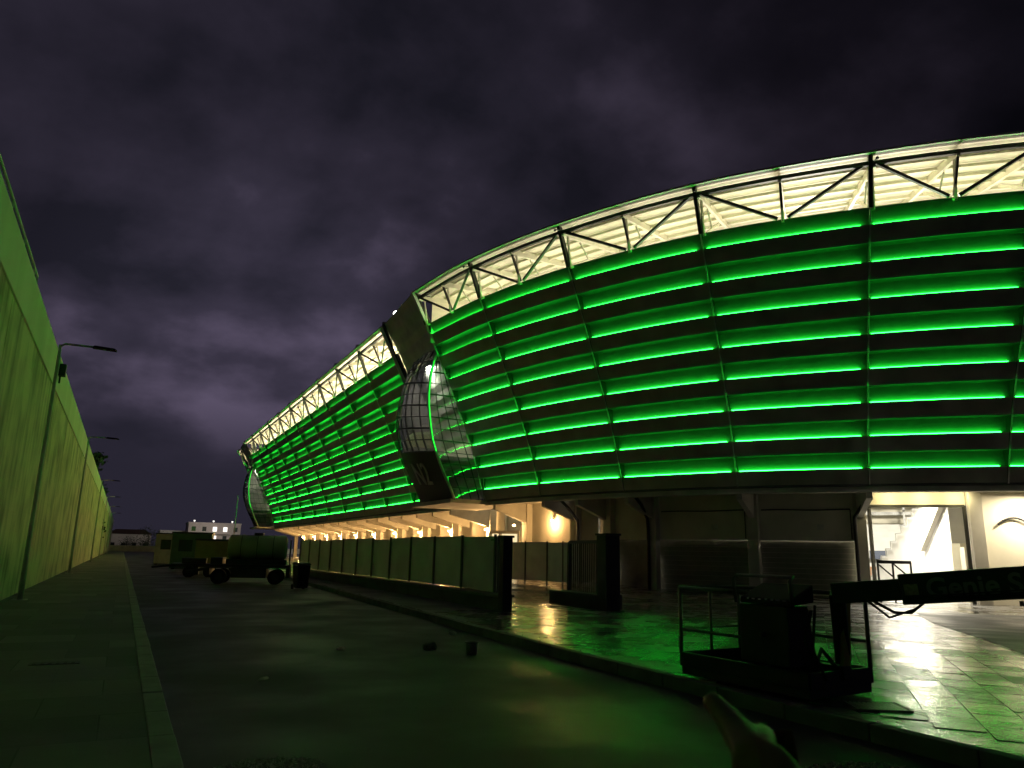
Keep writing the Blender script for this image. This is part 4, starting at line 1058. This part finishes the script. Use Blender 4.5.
def gravel(cx, cy, rx, ry, h, n, seed, name):
    rnd = random.Random(seed); g = MB()
    for i in range(n):
        a = rnd.uniform(0, 6.28); r_ = math.sqrt(rnd.random()); x = cx+rx*r_*math.cos(a); y = cy+ry*r_*math.sin(a)
        z = .01+h*(1-r_*r_)*rnd.uniform(.5, 1); s = rnd.uniform(.006, .022)
        pts = [Vector((rnd.gauss(0, 1), rnd.gauss(0, 1), rnd.gauss(0, 1))).normalized()*s*rnd.uniform(.7, 1.2) for _ in range(4)]
        i0 = len(g.v); c = Vector((x, y, z)); g.v += [tuple(c+p) for p in pts]
        for f in ((0, 1, 2), (0, 2, 3), (0, 3, 1), (1, 3, 2)): g.f.append(tuple(i0+k for k in f)); g.mi.append(0)
    return tag(g.build(name, m_stone), kind='stuff')
gravel(1.15, 6.15, .42, .28, .03, 700, 3, 'gravel')
gravel(5.2, 4.2, .55, .42, .03, 1800, 9, 'gravel')

# ---------------------------------------------------------------- the hand reaching in at the bottom of the view
def cp(px, py, d):
    X = (px-512)/FPX; Y = -(py-384)/FPX
    return CAMP + (xr*X + yu*Y + fw)*d
def make_hand():
    t = thing('person', 'hand of a person pointing a finger from the bottom edge', 'person', cp(775, 830, .44))
    O = cp(775, 830, .44)
    J = {}
    P_ = [('wrist', cp(815, 900, .42), .027), ('palm', cp(778, 822, .44), .031), ('kn1', cp(746, 756, .455), .0155), ('i1', cp(741, 736, .47), .0115), ('i2', cp(723, 714, .49), .0084), ('i3', cp(708, 696, .505), .0062),
          ('kn2', cp(759, 746, .455), .0150), ('m1', cp(760, 735, .475), .0115), ('m2', cp(752, 768, .50), .0090), ('m3', cp(752, 788, .485), .0080),
          ('kn3', cp(776, 762, .45), .0150), ('r1', cp(777, 750, .472), .0115), ('r2', cp(768, 782, .495), .0088), ('r3', cp(768, 802, .48), .0078),
          ('kn4', cp(794, 792, .44), .0135), ('p1', cp(795, 778, .465), .0090), ('p2', cp(784, 804, .48), .0078), ('p3', cp(784, 822, .468), .0070),
          ('t1', cp(745, 812, .43), .0150), ('t2', cp(727, 788, .435), .0105), ('t3', cp(711, 770, .44), .0080),
          ('arm1', cp(850, 1010, .40), .030), ('arm2', cp(905, 1220, .37), .042)]
    idx = {n: i for i, (n, _, _) in enumerate(P_)}
    E = [('wrist', 'palm'), ('palm', 'kn1'), ('kn1', 'i1'), ('i1', 'i2'), ('i2', 'i3'), ('palm', 'kn2'), ('kn2', 'm1'), ('m1', 'm2'), ('m2', 'm3'), ('palm', 'kn3'), ('kn3', 'r1'), ('r1', 'r2'), ('r2', 'r3'),
         ('palm', 'kn4'), ('kn4', 'p1'), ('p1', 'p2'), ('p2', 'p3'), ('palm', 't1'), ('t1', 't2'), ('t2', 't3'), ('wrist', 'arm1'), ('arm1', 'arm2')]
    me = bpy.data.meshes.new('hand'); me.from_pydata([tuple(p-O) for _, p, _ in P_], [(idx[a], idx[b]) for a, b in E], [])
    o = bpy.data.objects.new('hand', me); COL.objects.link(o); o.parent = t; me.materials.append(m_skin)
    sk = o.modifiers.new('skin', 'SKIN'); sk.use_smooth_shade = True
    for v, (n, p, r_) in zip(me.skin_vertices[0].data, P_): v.radius = (r_, r_); v.use_root = (n == 'palm')
    ss = o.modifiers.new('sub', 'SUBSURF'); ss.levels = 2; ss.render_levels = 2
    g = MB(); a, b = cp(853, 1020, .40)-O, cp(907, 1225, .37)-O
    g.tube([a, a.lerp(b, .05), b], [.038, .044, .055], 16); g.build('sleeve', mat('dark cloth', (.02, .02, .025), .9), t, True)
    return t
make_hand()
